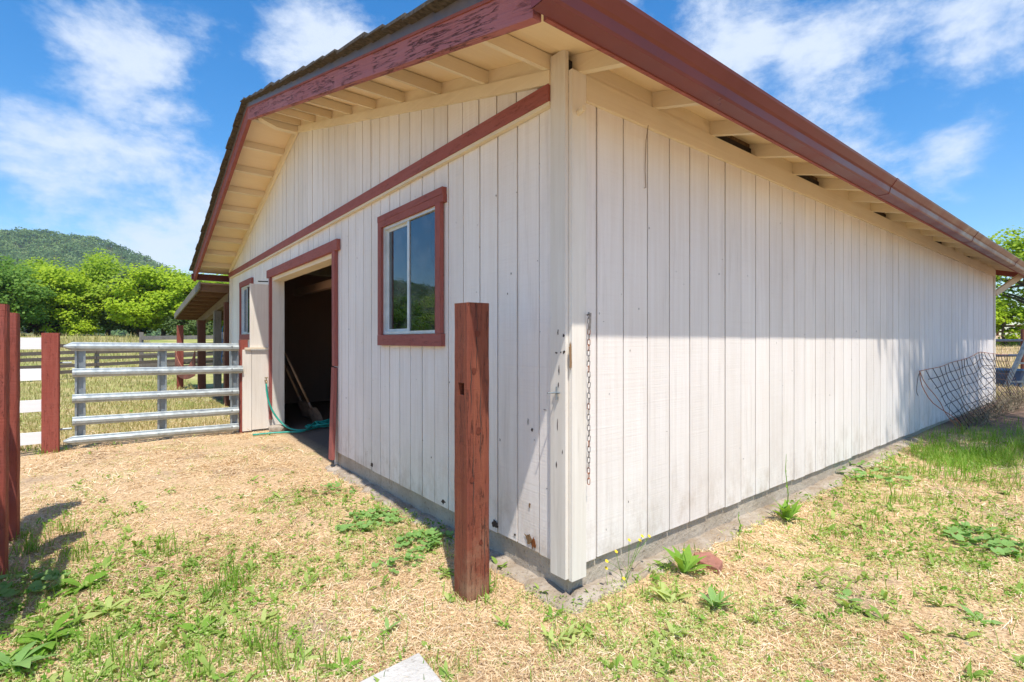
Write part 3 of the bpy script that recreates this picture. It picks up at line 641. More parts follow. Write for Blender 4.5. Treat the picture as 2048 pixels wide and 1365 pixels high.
# ------------------------------------------------------------------ posts, gate, fences
def rough_post(name, x0, x1, y0, y1, z0, z1, mat, parent=None, seed=0, ch=.007, lean=(0, 0)):
    rn = random.Random(seed); m_ = MB(); n = 14; b = 0
    for i in range(n+1):
        f = i/n; z = z0+(z1-z0)*f; lx, ly = lean[0]*(z-z0), lean[1]*(z-z0)
        ring = [(x0+ch, y0), (x1-ch, y0), (x1, y0+ch), (x1, y1-ch), (x1-ch, y1), (x0+ch, y1), (x0, y1-ch), (x0, y0+ch)]
        for x, y in ring: m_.v.append((x+lx+rn.uniform(-.0016, .0016), y+ly+rn.uniform(-.0016, .0016), z+(rn.uniform(-.003, .003) if i == n else 0)))
    for i in range(n):
        for j in range(8): m_.f.append((i*8+j, i*8+(j+1) % 8, (i+1)*8+(j+1) % 8, (i+1)*8+j))
    m_.f.append(tuple(range(n*8, n*8+8))); m_.f.append(tuple(range(7, -1, -1)))
    return m_.build(name, mat, parent)
np_ = rough_post('fence_post', -.404, -.274, .268, .392, -.3, 1.43, M['redwood'], seed=11)
# mortise cut through the left face of the post
cu = MB().box(-.45, -.36, .30, .352, .985, 1.045).build('cutter', M['black'])
bo = np_.modifiers.new('b', 'BOOLEAN'); bo.object = cu; bo.solver = 'EXACT'
dg = bpy.context.evaluated_depsgraph_get(); me2 = bpy.data.meshes.new_from_object(np_.evaluated_get(dg)); np_.modifiers.clear(); np_.data = me2
bpy.data.objects.remove(cu)
for i, (px, py, r_) in enumerate([(955, 668, .013), (948, 742, .012), (957, 862, .014), (944, 960, .011), (962, 1085, .01)]):
    q = wall_point(px, py, y=.2668); kn = MB(); pts = [(q.x+math.cos(a)*r_*(1+.2*math.sin(3*a+i)), q.z+math.sin(a)*r_*1.25) for a in np.linspace(0, 6.28, 15)[:-1]]
    kn.prism(pts, 'y', .2655, .2672); kn.build('knot', M['knot'], np_, fix=True)
for i, (xk, z0_, z1_) in enumerate([(-.372, .35, .78), (-.33, .62, 1.12), (-.352, 1.1, 1.42), (-.306, .1, .42), (-.385, .9, 1.2)]):
    ck = MB(); n_ = 9; L1 = [(xk+.003*math.sin(j*1.9+i)-.0017*math.sin(math.pi*j/n_), z0_+(z1_-z0_)*j/n_) for j in range(n_+1)]; R1 = [(xk+.003*math.sin(j*1.9+i)+.0017*math.sin(math.pi*j/n_)+.0002, z0_+(z1_-z0_)*j/n_) for j in range(n_+1)]
    ck.prism(L1+R1[::-1], 'y', .2662, .2672); ck.build('check', M['darkchip'], np_, fix=True)
tag(np_, 'lone rough-sawn red-brown wooden post with a mortise hole, near the barn corner', 'post')
pc = rough_post('gate_post', -2.348, -2.203, 5.80, 5.945, -.3, 1.335, M['redpost'], seed=12); tag(pc, 'square red wooden post between the white rails and the steel gate', 'post')
pa = rough_post('fence_post', -2.30, -2.162, 1.93, 2.05, -.3, 1.44, M['redpost'], seed=13, lean=(.004, 0)); tag(pa, 'dark red post cut off by the left edge, nearest on that side', 'post')
pb = rough_post('fence_post', -2.345, -2.2, 2.71, 2.835, -.3, 1.425, M['redpost'], seed=14); tag(pb, 'red post with slanting bands of shadow, behind the post at the left edge', 'post')
wr = thing('rail_fence', 'white four-rail board fence running left from the square red post', 'fence', (-3.6, 5.8, 0))
for z in (1.157, .816, .472, .118): MB().box(-6.6, -2.35, 5.815, 5.84, z, z+.128).build('rail', M['white_x'], wr)
for x in (-4.9, -6.6): rough_post('post', x-.07, x+.07, 5.845, 5.98, -.3, 1.335, M['redpost'], wr, seed=int(x*10))
wr2 = thing('rail_fence', 'red rail fence mostly out of frame behind the two left-edge posts', 'fence', (-2.4, 1, 0))
for z in (1.18, .84, .50, .16):
    MB().box(-2.385, -2.348, .75, 2.83, z, z+.13).build('rail', M['redpost'], wr2); MB().box(-2.21, -2.175, 1.0, 1.79, z, z+.13).build('rail', M['redpost'], wr2)
# galvanised gate
gate = thing('farm_gate', 'galvanised steel five-bar gate between square red post and barn', 'gate', (-1.25, 5.88, 0))
def gate_rail(x0, x1, z0, z1, taper):
    prof = [(.0, -.046), (-.006, -.05), (-.012, -.04), (-.036, -.022), (-.038, .006), (-.014, .026), (-.010, .044), (-.003, .05), (.0, .046)]
    m_ = MB(); n = len(prof)
    for x, z, k in ((x0-taper, z0, .25 if taper else 1), (x0, z0, 1), (x1, z1, 1)):
        for y, dz in prof: m_.v.append((x, 5.872+y, z+dz*k))
    for i in range(2):
        for j in range(n): m_.f.append((i*n+j, i*n+(j+1) % n, (i+1)*n+(j+1) % n, (i+1)*n+j))
    m_.f.append(tuple(range(n-1, -1, -1))); m_.f.append(tuple(range(2*n, 3*n)))
    return m_
for k, z in enumerate((1.185, .885, .588, .331, .112)):
    gate_rail(-2.095, -.405 + (.05 if k == 1 else 0), z, z-.022, .075 if k in (0, 4) else 0).build('rail', M['galv'], gate, fix=True)
for x in (-2.075, -1.30, -.50):
    m_ = MB(); m_.prism([(x, 5.874), (x+.02, 5.874), (x+.02, 5.905), (x+.075, 5.905), (x+.075, 5.874), (x+.095, 5.874), (x+.095, 5.91), (x, 5.91)], 'z', .10, 1.19)
    up = m_.build('upright', M['galv2'], gate, fix=True)
    for z in (1.185, .885, .588, .331, .112):
        MB().tube([(x+.01, 5.836, z-.008), (x+.01, 5.829, z-.008)], .008, 6).build('bolt', M['galv2'], up)
MB().tube([(-2.205, 5.87, 1.0), (-2.10, 5.87, 1.0)], .012, 6).build('hinge', M['galv2'], gate); MB().tube([(-2.205, 5.87, .25), (-2.10, 5.87, .25)], .012, 6).build('hinge', M['galv2'], gate)
# short wing wall between the gate and the barn
ww = thing('wing_wall', 'narrow cream board wing wall with red post, between gate and barn doorway', 'wing wall', (-.2, 5.9, 0))
rough_post('post', -.383, -.285, 5.90, 6.0, -.3, 1.265, M['redpost'], ww, seed=17)
MB().box(-.358, -.248, 5.872, 5.898, .02, 1.13).build('board', M['cream_z'], ww); MB().box(-.242, -.002, 5.874, 5.899, .03, 1.12).build('board', M['cream_z'], ww)
MB().box(-.33, -.002, 5.845, 5.93, 1.131, 1.158).build('cap', M['cream_x'], ww)
MB().box(-.265, -.002, 5.88, 5.905, 1.159, 2.035).build('upper_board', M['cream_z'], ww)
MB().tube([(-.15, 5.95, 2.08), (-.02, 5.95, 2.085)], .008, 6).build('latch_rod', M['wire'], ww)
# spigot and hose
sp_ = thing('spigot', 'small brass hose bib on the cream wing wall', 'spigot', (-.075, 5.872, .6))
MB().tube([(-.075, 5.872, .70), (-.075, 5.80, .70), (-.08, 5.775, .68), (-.082, 5.77, .655)], .012, 8).build('spout', M['brass'], sp_, smooth=True)
MB().tube([(-.075, 5.81, .705), (-.075, 5.81, .74)], .006, 6).tube([(-.095, 5.81, .74), (-.055, 5.81, .74)], .008, 6).build('handle', M['brass'], sp_)
hz = [(-.082, 5.77, .66), (-.08, 5.765, .58), (-.06, 5.74, .42), (.0, 5.70, .25), (.1, 5.62, .1), (.2, 5.5, .035), (.33, 5.42, .028)]
for k in range(70):
    a = -1.2+k*.33; r = .14+.05*math.sin(k*.37)+.02*math.sin(k*1.3); hz.append((.45+.28*math.sin(k*.021)+r*math.cos(a)*1.15, 5.62+r*math.sin(a)*.75, .028+.0009*k+.012*math.sin(k*.9)))
hz += [(.3, 5.35, .03), (.1, 5.42, .025), (-.1, 5.5, .022), (-.3, 5.52, .02)]
def smooth_pts(P, n=3):
    P = [Vector(p) for p in P]; out = []
    for i in range(len(P)-1):
        a, b, c, d = P[max(i-1, 0)], P[i], P[i+1], P[min(i+2, len(P)-1)]
        for k in range(n):
            t = k/n; out.append(.5*((2*b)+(c-a)*t+(2*a-5*b+4*c-d)*t*t+(3*b-a-3*c+d)*t**3))
    return out+[P[-1]]
tag(MB().tube(smooth_pts(hz), .0125, 7).build('garden_hose', M['hose'], None, smooth=True), 'coiled green garden hose on the ground in the doorway', 'hose')
# shovels leaning inside the doorway
def shovel(name, label, top, bot, sq, seed):
    t, b = Vector(top), Vector(bot); d = (b-t).normalized(); s = thing(name, label, 'shovel', (b.x, b.y, 0))
    side = d.cross(Vector((1, .6, 0))).normalized(); nrm = side.cross(d)
    neck = b-d*.30
    MB().tube([t, t*.5+neck*.5, neck], [.014, .016, .017], 8).build('handle', M['handle'], s, smooth=True)
    MB().tube([neck-d*.06, neck+d*.02, neck+d*.07], [.02, .019, .014], 8).build('socket', M['steelblade'], s, smooth=True)
    m_ = MB(); rows = [(0.03, .02, .0), (.05, .085, .01), (.15, .10, .018), (.25, .098, .012), (.30, .085 if sq else .03, .0)]
    for f, w, dep in rows:
        for k in (-1, -.5, 0, .5, 1): m_.v.append(tuple(neck+d*f+side*w*k+nrm*(dep*(k*k)-.006)))
    for i in range(len(rows)-1):
        for k in range(4): m_.f.append((i*5+k, i*5+k+1, (i+1)*5+k+1, (i+1)*5+k))
    nV = len(m_.v); m_.v += [tuple(Vector(v)-nrm*.004) for v in m_.v[:nV]]; m_.f += [tuple(nV+q for q in reversed(f)) for f in m_.f[:]]
    m_.build('blade', M['steelblade'], s)
shovel('shovel', 'long-handled square shovel leaning in the doorway, nearer of the two', (.19, 5.93, 1.09), (.66, 5.88, .02), True, 1)
shovel('shovel', 'shorter shovel half hidden behind the other in the dark doorway', (.2, 6.05, .95), (.60, 6.2, .10), True, 2)
tag(rock('timber_offcut', (.95, 5.05, .03), (.32, .035, .03), M['oldwood_x'], None, 8), 'pale scrap of timber lying on the doorway floor', 'wood scrap')
# chain on the corner board
ch = thing('chain', 'thin rusty steel chain hanging on the sunny corner board', 'chain', (.1, -.03, .5))
lk = MB(); P = [Vector((math.cos(a)*.007, 0, math.sin(a)*.007 + (.009 if math.sin(a) > 0 else -.009))) for a in np.linspace(0, 2*math.pi, 13)[:-1]]
lk.tube(P+[P[0]], .0019, 6, cap=False); lme = lk.mesh('link', True); lme.materials.append(M['chain']); lme2 = lme.copy(); lme2.materials.clear(); lme2.materials.append(M['rustchain'])
zc = 1.372; k = 0
while zc > .54:
    o = inst('link', lme2 if (k % 7 == 3 or k > 28 or k in (5, 6)) else lme, ch, (.1045+.0016*math.sin(k*.6), -.035, zc)); o.rotation_euler = (0.06*math.sin(k*2.1), .05*math.sin(k*1.3), .3+(math.pi/2 if k % 2 else 0)); zc -= .0262; k += 1
MB().tube([(.1045, -.024, 1.375), (.1045, -.05, 1.38)], .004, 6).tube([(.1045, -.046, 1.385), (.105, -.04, 1.30)], .006, 6).build('hook', M['chain'], ch)
# field fence of grey rails
ff = thing('field_fence', 'low dark weathered five-rail fence across the far side of the paddock', 'fence')
P1 = CAM+FW*14-RT*13.7; P2 = CAM+FW*17.5-RT*11.85; dv = (P2-P1); dv.z = 0; Lf = dv.length; dv.normalize()
nseg = 9; st = P1-dv*8
for i in range(nseg):
    a = st+dv*2.44*i; b = a+dv*2.42; za, zb = gz(a.x, a.y), gz(b.x, b.y)
    for z in (1.0, .79, .60, .415, .22):
        m_ = MB(); j1, j2 = random.uniform(-.02, .02), random.uniform(-.02, .02)
        bar(m_, (a.x, a.y, za+z+j1-.02), (b.x, b.y, zb+z+j2-.02), .03, .10); m_.build('rail', M['greyrail'], ff)
    rough_post('post', a.x-.06, a.x+.06, a.y+.03, a.y+.14, za-.2, za+1.07, M['oldwood_z'], ff, seed=60+i)

# ------------------------------------------------------------------ lean-to shed behind the barn
sh = thing('lean_to_shed', 'open weathered brown lean-to shed on posts behind the barn', 'shed', (1.5, 11, 0))
def zl(y): return 2.30-(y-9.15)*(2.30-1.93)/(13.9-9.15)
def lslab(y0, y1, x0, x1, dz0, dz1, name, mat): return MB().hexa([(x0, y0, zl(y0)+dz0), (x1, y0, zl(y0)+dz0), (x1, y1, zl(y1)+dz0), (x0, y1, zl(y1)+dz0)], [(x0, y0, zl(y0)+dz1), (x1, y0, zl(y0)+dz1), (x1, y1, zl(y1)+dz1), (x0, y1, zl(y1)+dz1)]).build(name, mat, sh, fix=True)
rf = lslab(9.12, 13.95, -.47, 9, .0, .03, 'roof', M['interior'])
lslab(9.12, 13.97, -.50, -.471, -.10, .045, 'fascia', M['oldwood_z'])
for k in range(9):
    y = 9.15+.585*k; lslab(y, y+.045, -.468, 8.9, -.13, -.001, 'purlin', M['purlin'])
lslab(9.15, 13.9, -.02, .10, -.30, -.131, 'beam', M['oldwood_y']); lslab(9.15, 13.9, 3.3, 3.42, -.30, -.131, 'beam', M['oldwood_y'])
for i, (x, y, w, mt) in enumerate([(.0, 9.25, .12, 'brownwood'), (.0, 10.55, .14, 'oldwood_z'), (.05, 9.75, .11, 'brownwood'), (-.06, 12.45, .16, 'brownwood'), (-.40, 13.65, .14, 'redpost'), (3.35, 9.4, .12, 'brownwood'), (3.35, 11.5, .12, 'oldwood_z'), (3.35, 13.6, .12, 'brownwood')]):
    rough_post('post', x-w/2, x+w/2, y-w/2, y+w/2, -.3, zl(y)-.301 if i < 5 or True else 2, M[mt], sh, seed=80+i, lean=(.006*((i % 3)-1), 0))
# sagging rust-coloured sheet between the two outer posts
m_ = MB(); n = 12
for i in range(n+1):
    f = i/n; y = 12.48+f*1.2; zt = 1.02-.45*math.sin(math.pi*f)**.8; zb2 = .42-.12*math.sin(math.pi*f)
    for x in (-.21, -.19): m_.v += [(x-.3*f, y, zb2), (x-.3*f, y, zt)]
for i in range(n):
    b = i*4; m_.f += [(b, b+4, b+5, b+1), (b+2, b+3, b+7, b+6), (b+1, b+5, b+7, b+3), (b, b+2, b+6, b+4)]
m_.f += [(0, 1, 3, 2), (n*4, n*4+2, n*4+3, n*4+1)]
tag(m_.build('feed_panel', M['rustpanel'], None, fix=True), 'rust-red sagging panel slung between the outer shed posts', 'panel')
tag(MB().tube([(-.02, 9.66, 1.55), (-.03, 9.72, 1.5), (-.03, 9.74, 1.0), (-.05, 9.7, .9), (-.03, 9.73, .8)], .007, 5).build('twine', M['twine']), 'blue twine dangling from a dark shed post', 'twine')
bf = thing('board_fence', 'pale board fence seen through the lean-to shed', 'fence', (7, 20, 0))
for z in (.3, .6, .9, 1.2):
    m_ = MB(); bar(m_, (-1.0, 19.5, gz(-1, 19.5)+z), (9, 22, gz(9, 22)+z), .03, .14); m_.build('rail', M['oldwood_z'], bf)
for f in (0, .25, .5, .75, 1): rough_post('post', -1+10*f-.06, -1+10*f+.06, 19.54+2.5*f, 19.66+2.5*f, 0, gz(-1+10*f, 19.6+2.5*f)+1.4, M['oldwood_z'], bf, seed=int(90+f*4))

# ------------------------------------------------------------------ far right corner: wire panel, brush, pipe fence, trough
wp = thing('wire_panel', 'rusty sagging wire mesh panel leaning on the sunny side wall', 'wire panel', (8.4, -.3, .1))
def wpt(u, v):                                         # u along wall 0..1, v from top 0 to bottom 1
    x = 5.92+u*6.2+v*.55*(1-u)+.22*v+.012*math.sin(v*17+u*23); y = -.035-.26*v**1.5-.02*math.sin(u*9+v*3)+.012*math.sin(u*31+v*11)
    z = .93+.05*math.sin(u*6.0-1.2)+.10*sst(.45, .6, u)-v*(.82)+.03*math.sin(u*13)*v
    return (x, y, float(max(z, gz(x, y)+.01)))
for i in range(24): MB().tube([wpt(i/23, v/8) for v in range(9)], .0045, 5).build('wire', M['orangewire'] if i == 0 else M['rustwire'], wp)
for j in range(8): MB().tube([wpt(u/30 if j in (0,) else .03+u/30*.97, j/7) for u in range(31)], .0045, 5).build('wire', M['rustwire'] if j else M['orangewire'], wp)
MB().tube(smooth_pts([wpt(0, 0), (5.85, -.07, .72), (5.98, -.15, .5), (6.3, -.3, .3), wpt(.02, .95)]), .005, 5).build('wire', M['orangewire'], wp)
MB().tube(smooth_pts([wpt(.0, .02), (5.78, -.05, .82), (5.72, -.05, .66), (5.74, -.06, .6)]), .0035, 5).build('wire', M['rustwire'], wp)
rn = random.Random(9); m_ = MB()
for k in range(330):
    c = Vector((rn.uniform(7.2, 12.0), rn.uniform(-.42, -.1), .1)); c.z = gz(c.x, c.y); p = c; pts = [p]; d = Vector((rn.uniform(-1, 1), rn.uniform(-.7, .5), rn.uniform(.3, 1.3))).normalized(); L_ = rn.uniform(.12, .5)
    for q in range(3): d = (d+Vector((rn.uniform(-.5, .5), rn.uniform(-.5, .5), rn.uniform(-.5, .2)))).normalized(); p = p+d*L_/3; pts.append(p)
    m_.tube(pts, [.0045, .0036, .0026, .0014], 3, cap=False)
tag(m_.build('dry_brush', M['brush']), 'tangle of dead brush caught under the wire panel', kind='stuff')
pf = thing('pipe_fence', 'dark steel pipe rail fence beyond the far corner of the barn', 'fence', (19, .6, 0))
A_ = CAM+FW*14.5+RT*12.2; B_ = CAM+FW*15.5+RT*19.5
for z in (1.24, .80, .17): MB().tube([(A_.x, A_.y, z+.02), (B_.x, B_.y, z+.02)], .038, 8).build('rail', M['greenpipe'], pf)
for f in (.41, .95, 0.0):
    c = A_.lerp(B_, f); MB().tube([(c.x, c.y, -.1), (c.x, c.y, 1.6)], .055, 8).build('post', M['brownwood'], pf)
mw = MB()
for k in range(26): c = A_.lerp(B_, k/25); mw.tube([(c.x, c.y+.06, .15), (c.x+.1, c.y+.06, 1.2)], .004, 3)
for z in (.4, .62, 1.0): mw.tube([(A_.x, A_.y+.06, z), (B_.x, B_.y+.06, z+.03)], .004, 3)
mw.build('mesh_wire', M['rustwire'], pf)
c = CAM+FW*12.1+RT*11.9
lg = thing('leaning_gate', 'narrow grey steel frame leaning at the far right edge', 'gate', (c.x, c.y, 0))
for o_ in (0, .34):
    m_ = MB(); bar(m_, (c.x-.1+o_*.7, c.y-o_*.7, .08), (c.x+.45+o_*.7, c.y-.35-o_*.7, 1.35), .09, .05); m_.build('stile', M['greypipe'], lg)
for f in (.15, .5, .9):
    m_ = MB(); q = Vector((c.x-.1+.55*f, c.y-.35*f, .08+1.27*f)); bar(m_, q, q+Vector((.238, -.238, 0)), .03, .04); m_.build('rung', M['greypipe'], lg)
c = CAM+FW*12.6+RT*12.35
tb = thing('water_trough', 'dark blue plastic water tub standing past the barn corner', 'trough', (c.x, c.y, .1))
m_ = MB(); rr = [(.0, .12), (.36, .12), (.42, .5), (.45, .52), (.45, .55), (.40, .55), (.35, .2), (0, .2)]; n = 20
for r, z in rr:
    for j in range(n): a = 2*math.pi*j/n; m_.v.append((c.x+r*math.cos(a), c.y+r*math.sin(a), z))
for i in range(len(rr)-1):
    for j in range(n): m_.f.append((i*n+j, i*n+(j+1) % n, (i+1)*n+(j+1) % n, (i+1)*n+j))
m_.build('tub', M['blue'], tb, smooth=False)
far = thing('arena_fence', 'distant brown board fence across the pale arena at far right', 'fence', (45, 3, 1))
for z, mt in ((1.15, 'brownwood'), (.75, 'brownwood'), (.35, 'oldwood_x')):
    a = CAM+FW*36+RT*30; b = CAM+FW*38+RT*52; m_ = MB(); bar(m_, (a.x, a.y, gz(a.x, a.y)-.4+z), (b.x, b.y, gz(b.x, b.y)-.4+z), .05, .16); m_.build('rail', M[mt], far)
for f in np.linspace(0, 1, 9):
    c = a.lerp(b, float(f)); rough_post('post', c.x-.07, c.x+.07, c.y+.05, c.y+.19, -.2, gz(c.x, c.y)+1.0, M['brownwood'], far, seed=int(f*100))

# ------------------------------------------------------------------ small loose things
P = [ground_point(838, 1322), ground_point(700, 1392), ground_point(760, 1560), ground_point(930, 1440)]
m_ = MB(); m_.hexa([(p.x, p.y, -.05) for p in P], [(p.x, p.y, .035) for p in P]); ob = m_.build('paving_slab', M['slab'], None, fix=True)
bv = ob.modifiers.new('bevel', 'BEVEL'); bv.width = .006; bv.segments = 2
tag(ob, 'pale concrete slab cut off by the bottom edge of the picture', 'slab')
P = [ground_point(1398, 1134), ground_point(1388, 1119), ground_point(1420, 1115), ground_point(1447, 1138), ground_point(1438, 1151)]
m_ = MB(); n = 5; m_.v = [(p.x, p.y, p.z-.02) for p in P]+[(p.x+random.uniform(-.006, .006), p.y+random.uniform(-.006, .006), p.z+.032+.008*(i % 2)) for i, p in enumerate(P)]
m_.f = [tuple(range(n-1, -1, -1)), tuple(range(n, 2*n))]+[(i, (i+1) % n, n+(i+1) % n, n+i) for i in range(n)]
ob = m_.build('broken_brick', M['brick'], None, fix=True); bv = ob.modifiers.new('bevel', 'BEVEL'); bv.width = .005; bv.segments = 2
tag(ob, 'broken piece of red brick lying by the sunny wall', 'brick')

# ------------------------------------------------------------------ trees
def limb(mb, p, q, r0, r1, seed):
    rn = random.Random(seed); p, q = Vector(p), Vector(q); L_ = (q-p).length; pts = []
    for i in range(6):
        f = i/5; pts.append(p.lerp(q, f)+Vector((rn.uniform(-1, 1), rn.uniform(-1, 1), .4))*L_*.06*math.sin(math.pi*f))
    mb.tube(pts, [r0+(r1-r0)*i/5 for i in range(6)], 7)
def tree(name, label, base, h, rad, mat, seed, ncl=70, per=150, leaf=(.14, .3), low=.12, group=None, clr=(.55, .95)):
    rng = np.random.default_rng(seed); b = Vector(base); t = thing(name, label, 'tree', b, group)
    mb = MB(); limb(mb, b-Vector((0, 0, .3)), b+Vector((rng.uniform(-.2, .2), 0, h*.6)), h*.03, h*.012, seed)
    C = []
    for k in range(ncl):
        d = rng.normal(size=3); d /= np.linalg.norm(d); r = rng.uniform(*clr)*(1+.15*math.sin(d[0]*5+seed)+.1*math.sin(d[1]*7))
        zc_ = h*(low+(1-low)*.46)+d[2]*h*(1-low)*.48*r
        wdt = 1-.35*max(0, d[2])+.12*max(0, -d[2]); C.append((b.x+d[0]*rad*r*wdt, b.y+d[1]*rad*r*wdt, b.z+zc_))
    for k in range(0, ncl, 7): limb(mb, b+Vector((0, 0, h*rng.uniform(.15, .5))), C[k], h*.012, h*.003, seed+k)
    mb.build('trunk', M['bark'], t)
    C = np.array(C); cr = rng.uniform(.2, .36, ncl)*rad
    d = rng.normal(size=(ncl, per, 3)); d /= np.linalg.norm(d, axis=2, keepdims=True); d[..., 2] = np.where(d[..., 2] < 0, d[..., 2]*.45, d[..., 2]*.75)
    P = C[:, None]+d*(cr[:, None, None])*rng.uniform(.45, 1.05, (ncl, per, 1))
    nr = d*.6+rng.normal(size=d.shape)*.42+np.array([-.42*.6, -.9*.6, 1.0])
    sz = rng.uniform(leaf[0], leaf[1], ncl*per)
    leaves('crown', P.reshape(-1, 3), nr.reshape(-1, 3), sz, M[mat], rng, t, .75)
    return t
def tp(px, dep):
    p = CAM+FW*dep+RT*((px-1024)/FPX*dep); return (p.x, p.y, gz(p.x, p.y))
TR = [(-20, 36, 5.6, 3.9, 'leaf_dark', 'dark green tree behind the posts at the left edge'),
      (70, 44, 6.6, 4.2, 'leaf_green', 'mid-green tree rising between the dark tree and the lime tree'),
      (120, 40, 5.9, 3.6, 'leaf_lime', 'brightest lime-yellow tree, second from the left edge'),
      (215, 43, 6.7, 4.1, 'leaf_green', 'tallest rounded green tree in the middle of the row'),
      (275, 42, 6.0, 2.6, 'leaf_olive', 'dull olive tree tucked between two bright green trees'),
      (325, 41, 6.0, 3.7, 'leaf_lime', 'yellow-green tree just left of the barn roof edge'),
      (395, 43, 5.8, 3.5, 'leaf_green', 'green tree partly behind the lean-to shed roof'),
      (450, 46, 5.9, 3.4, 'leaf_lime', 'lime tree glimpsed between barn eave and lean-to roof')]
for i, (px, dep, h, r, mt, lab) in enumerate(TR): tree('broadleaf_tree', lab, tp(px, dep), h, r, mt, 100+i, 95, 190, group='trees along the far side of the paddock', low=.02)
OT = [(-140, 40, 7.0, 4.0, 'leaf_green'), (-330, 40, 7.5, 4.4, 'leaf_dark'), (-560, 40, 7.2, 4.5, 'leaf_green'), (-850, 38, 7.4, 4.5, 'leaf_dark'), (-1250, 36, 7.6, 5, 'leaf_green'), (-1800, 30, 7.0, 5, 'leaf_dark')]
for i, (px, dep, h, r, mt) in enumerate(OT):
    tree('broadleaf_tree', 'tree of the same row left of the picture, seen only in window glass', tp(px, dep), h, r, mt, 140+i, 60, 110, leaf=(.2, .42), group='trees along the far side of the paddock', low=.02)
bs = [(150, 39, 1.6, 2.0, 'leaf_lime', 'low lime shrub at the foot of the tree row'), (90, 38.5, 1.5, 1.2, 'leaf_plum', 'small plum-red shrub peeking over the square red post'), (380, 40, 2.2, 1.8, 'leaf_olive', 'low olive shrub beside the lean-to shed')]
for i, (px, dep, h, r, mt, lab) in enumerate(bs):
    t = tree('shrub', lab, tp(px, dep), h, r, mt, 170+i, 26, 110, leaf=(.1, .2), low=.0); t['category'] = 'shrub'
tree('broadleaf_tree', 'leafy green tree beyond the far right end of the barn', tp(2075, 28), 6.8, 4.4, 'leaf_green', 201, 80, 170, leaf=(.14, .28), low=.08)
t = tree('shrub', 'bright round shrub under the tree at far right', tp(2010, 27), 2.6, 1.7, 'leaf_lime', 202, 40, 130, leaf=(.1, .22), low=.0); t['category'] = 'shrub'
# the tree that shades the far end of the side wall; it stands outside the picture on the right
tree('shade_tree', 'tree outside the right edge whose shadow falls on the side wall', (5.2, -4.4, .1), 13.2, 3.2, 'leaf_green', 203, 78, 130, leaf=(.06, .15), low=.58, clr=(.2, 1.0))

# ------------------------------------------------------------------ ground cover
def polar(n, r0, r1, a0, a1, rng, outside=True):
    r = np.exp(rng.uniform(math.log(r0), math.log(r1), n)); a = rng.uniform(math.radians(a0), math.radians(a1), n)
    x = CAM.x+r*(FW.x*np.cos(a)+RT.x*np.sin(a)); y = CAM.y+r*(FW.y*np.cos(a)+RT.y*np.sin(a))
    ok = ~((x > -.03) & (y > -.03) & (x < 11.1)) if outside else np.ones(n, bool)
    x, y, r = x[ok], y[ok], r[ok]; return np.stack([x, y, gz(x, y)], 1), r
def vnoise(x, y, s, seed=0):
    v = 0
    for k, (a, b) in enumerate([(1, .6), (-.7, 1.1), (1.6, -1.3), (2.3, 1.9)]): v = v+np.sin(s*(a*x+b*y)+seed*1.7+k*2.1+1.3*np.sin(s*.7*(b*x-a*y)+k+seed))/(1+.5*k)
    return v/2.3
def blades(name, P, ang, L, Wd, lean, mat, rise=1.0, parent=None):
    n = len(P); d = np.stack([np.cos(ang), np.sin(ang), np.zeros(n)], 1); sd = np.stack([-np.sin(ang), np.cos(ang), np.zeros(n)], 1); up = np.array([0, 0, 1.])
    ln = lean[:, None]; Lc = L[:, None]; w = Wd[:, None]*.5; h = np.sqrt(np.maximum(1-ln*ln, .0))
    m_ = P+up*Lc*.55*np.minimum(1, h*1.15)*rise+d*Lc*ln*.4; t = P+up*Lc*h*rise+d*Lc*ln
    V = np.stack([P-sd*w, P+sd*w, m_-sd*w*.8, m_+sd*w*.8, t-sd*w*.12, t+sd*w*.12], 1).reshape(-1, 3)
    b = np.arange(n)[:, None]*6; F = np.concatenate([b+np.array([0, 1, 3, 2]), b+np.array([2, 3, 5, 4])], 0)
    return link(bpy.data.objects.new(name, mesh_np(name, V, F, mat)), parent)
rg = np.random.default_rng(21)
# dry straw litter
P, r = polar(380000, 1.25, 15, -63, 63, rg); n = len(P)
keep = rg.uniform(size=n) < .16+.84*np.clip(vnoise(P[:, 0], P[:, 1], 3.0, 2)+vnoise(P[:, 0], P[:, 1], 11.0, 4)*.7+.5, 0, 1); keep &= ~((P[:, 0] > 6.3) & (P[:, 1] > -1.0)); P, r = P[keep], r[keep]; n = len(P)
P[:, 2] += rg.uniform(0, .012, n); L = rg.gamma(2.2, .016, n).clip(.008, .13)*(.75+.14*r); ang = rg.uniform(0, 2*math.pi, n)
dirn = np.stack([np.cos(ang), np.sin(ang), rg.normal(0, .22, n)], 1); sdn = np.stack([-np.sin(ang), np.cos(ang), rg.normal(0, .3, n)], 1)
w = rg.uniform(.0005, .0013, n)*(.5+.33*r); bend = rg.normal(0, .12, n)
a0 = P-dirn*L[:, None]*.5; a1 = P+sdn*(L*bend)[:, None]+np.array([0, 0, .004]); a2 = P+dirn*L[:, None]*.5
V = np.stack([a0-sdn*w[:, None], a0+sdn*w[:, None], a1-sdn*w[:, None], a1+sdn*w[:, None], a2-sdn*w[:, None]*.5, a2+sdn*w[:, None]*.5], 1).reshape(-1, 3)
b = np.arange(n)[:, None]*6
ob = link(bpy.data.objects.new('straw_litter', mesh_np('straw_litter', V, np.concatenate([b+np.array([0, 1, 3, 2]), b+np.array([2, 3, 5, 4])], 0), M['straw'])))
tag(ob, 'dry straw litter strewn over the yard', kind='stuff')
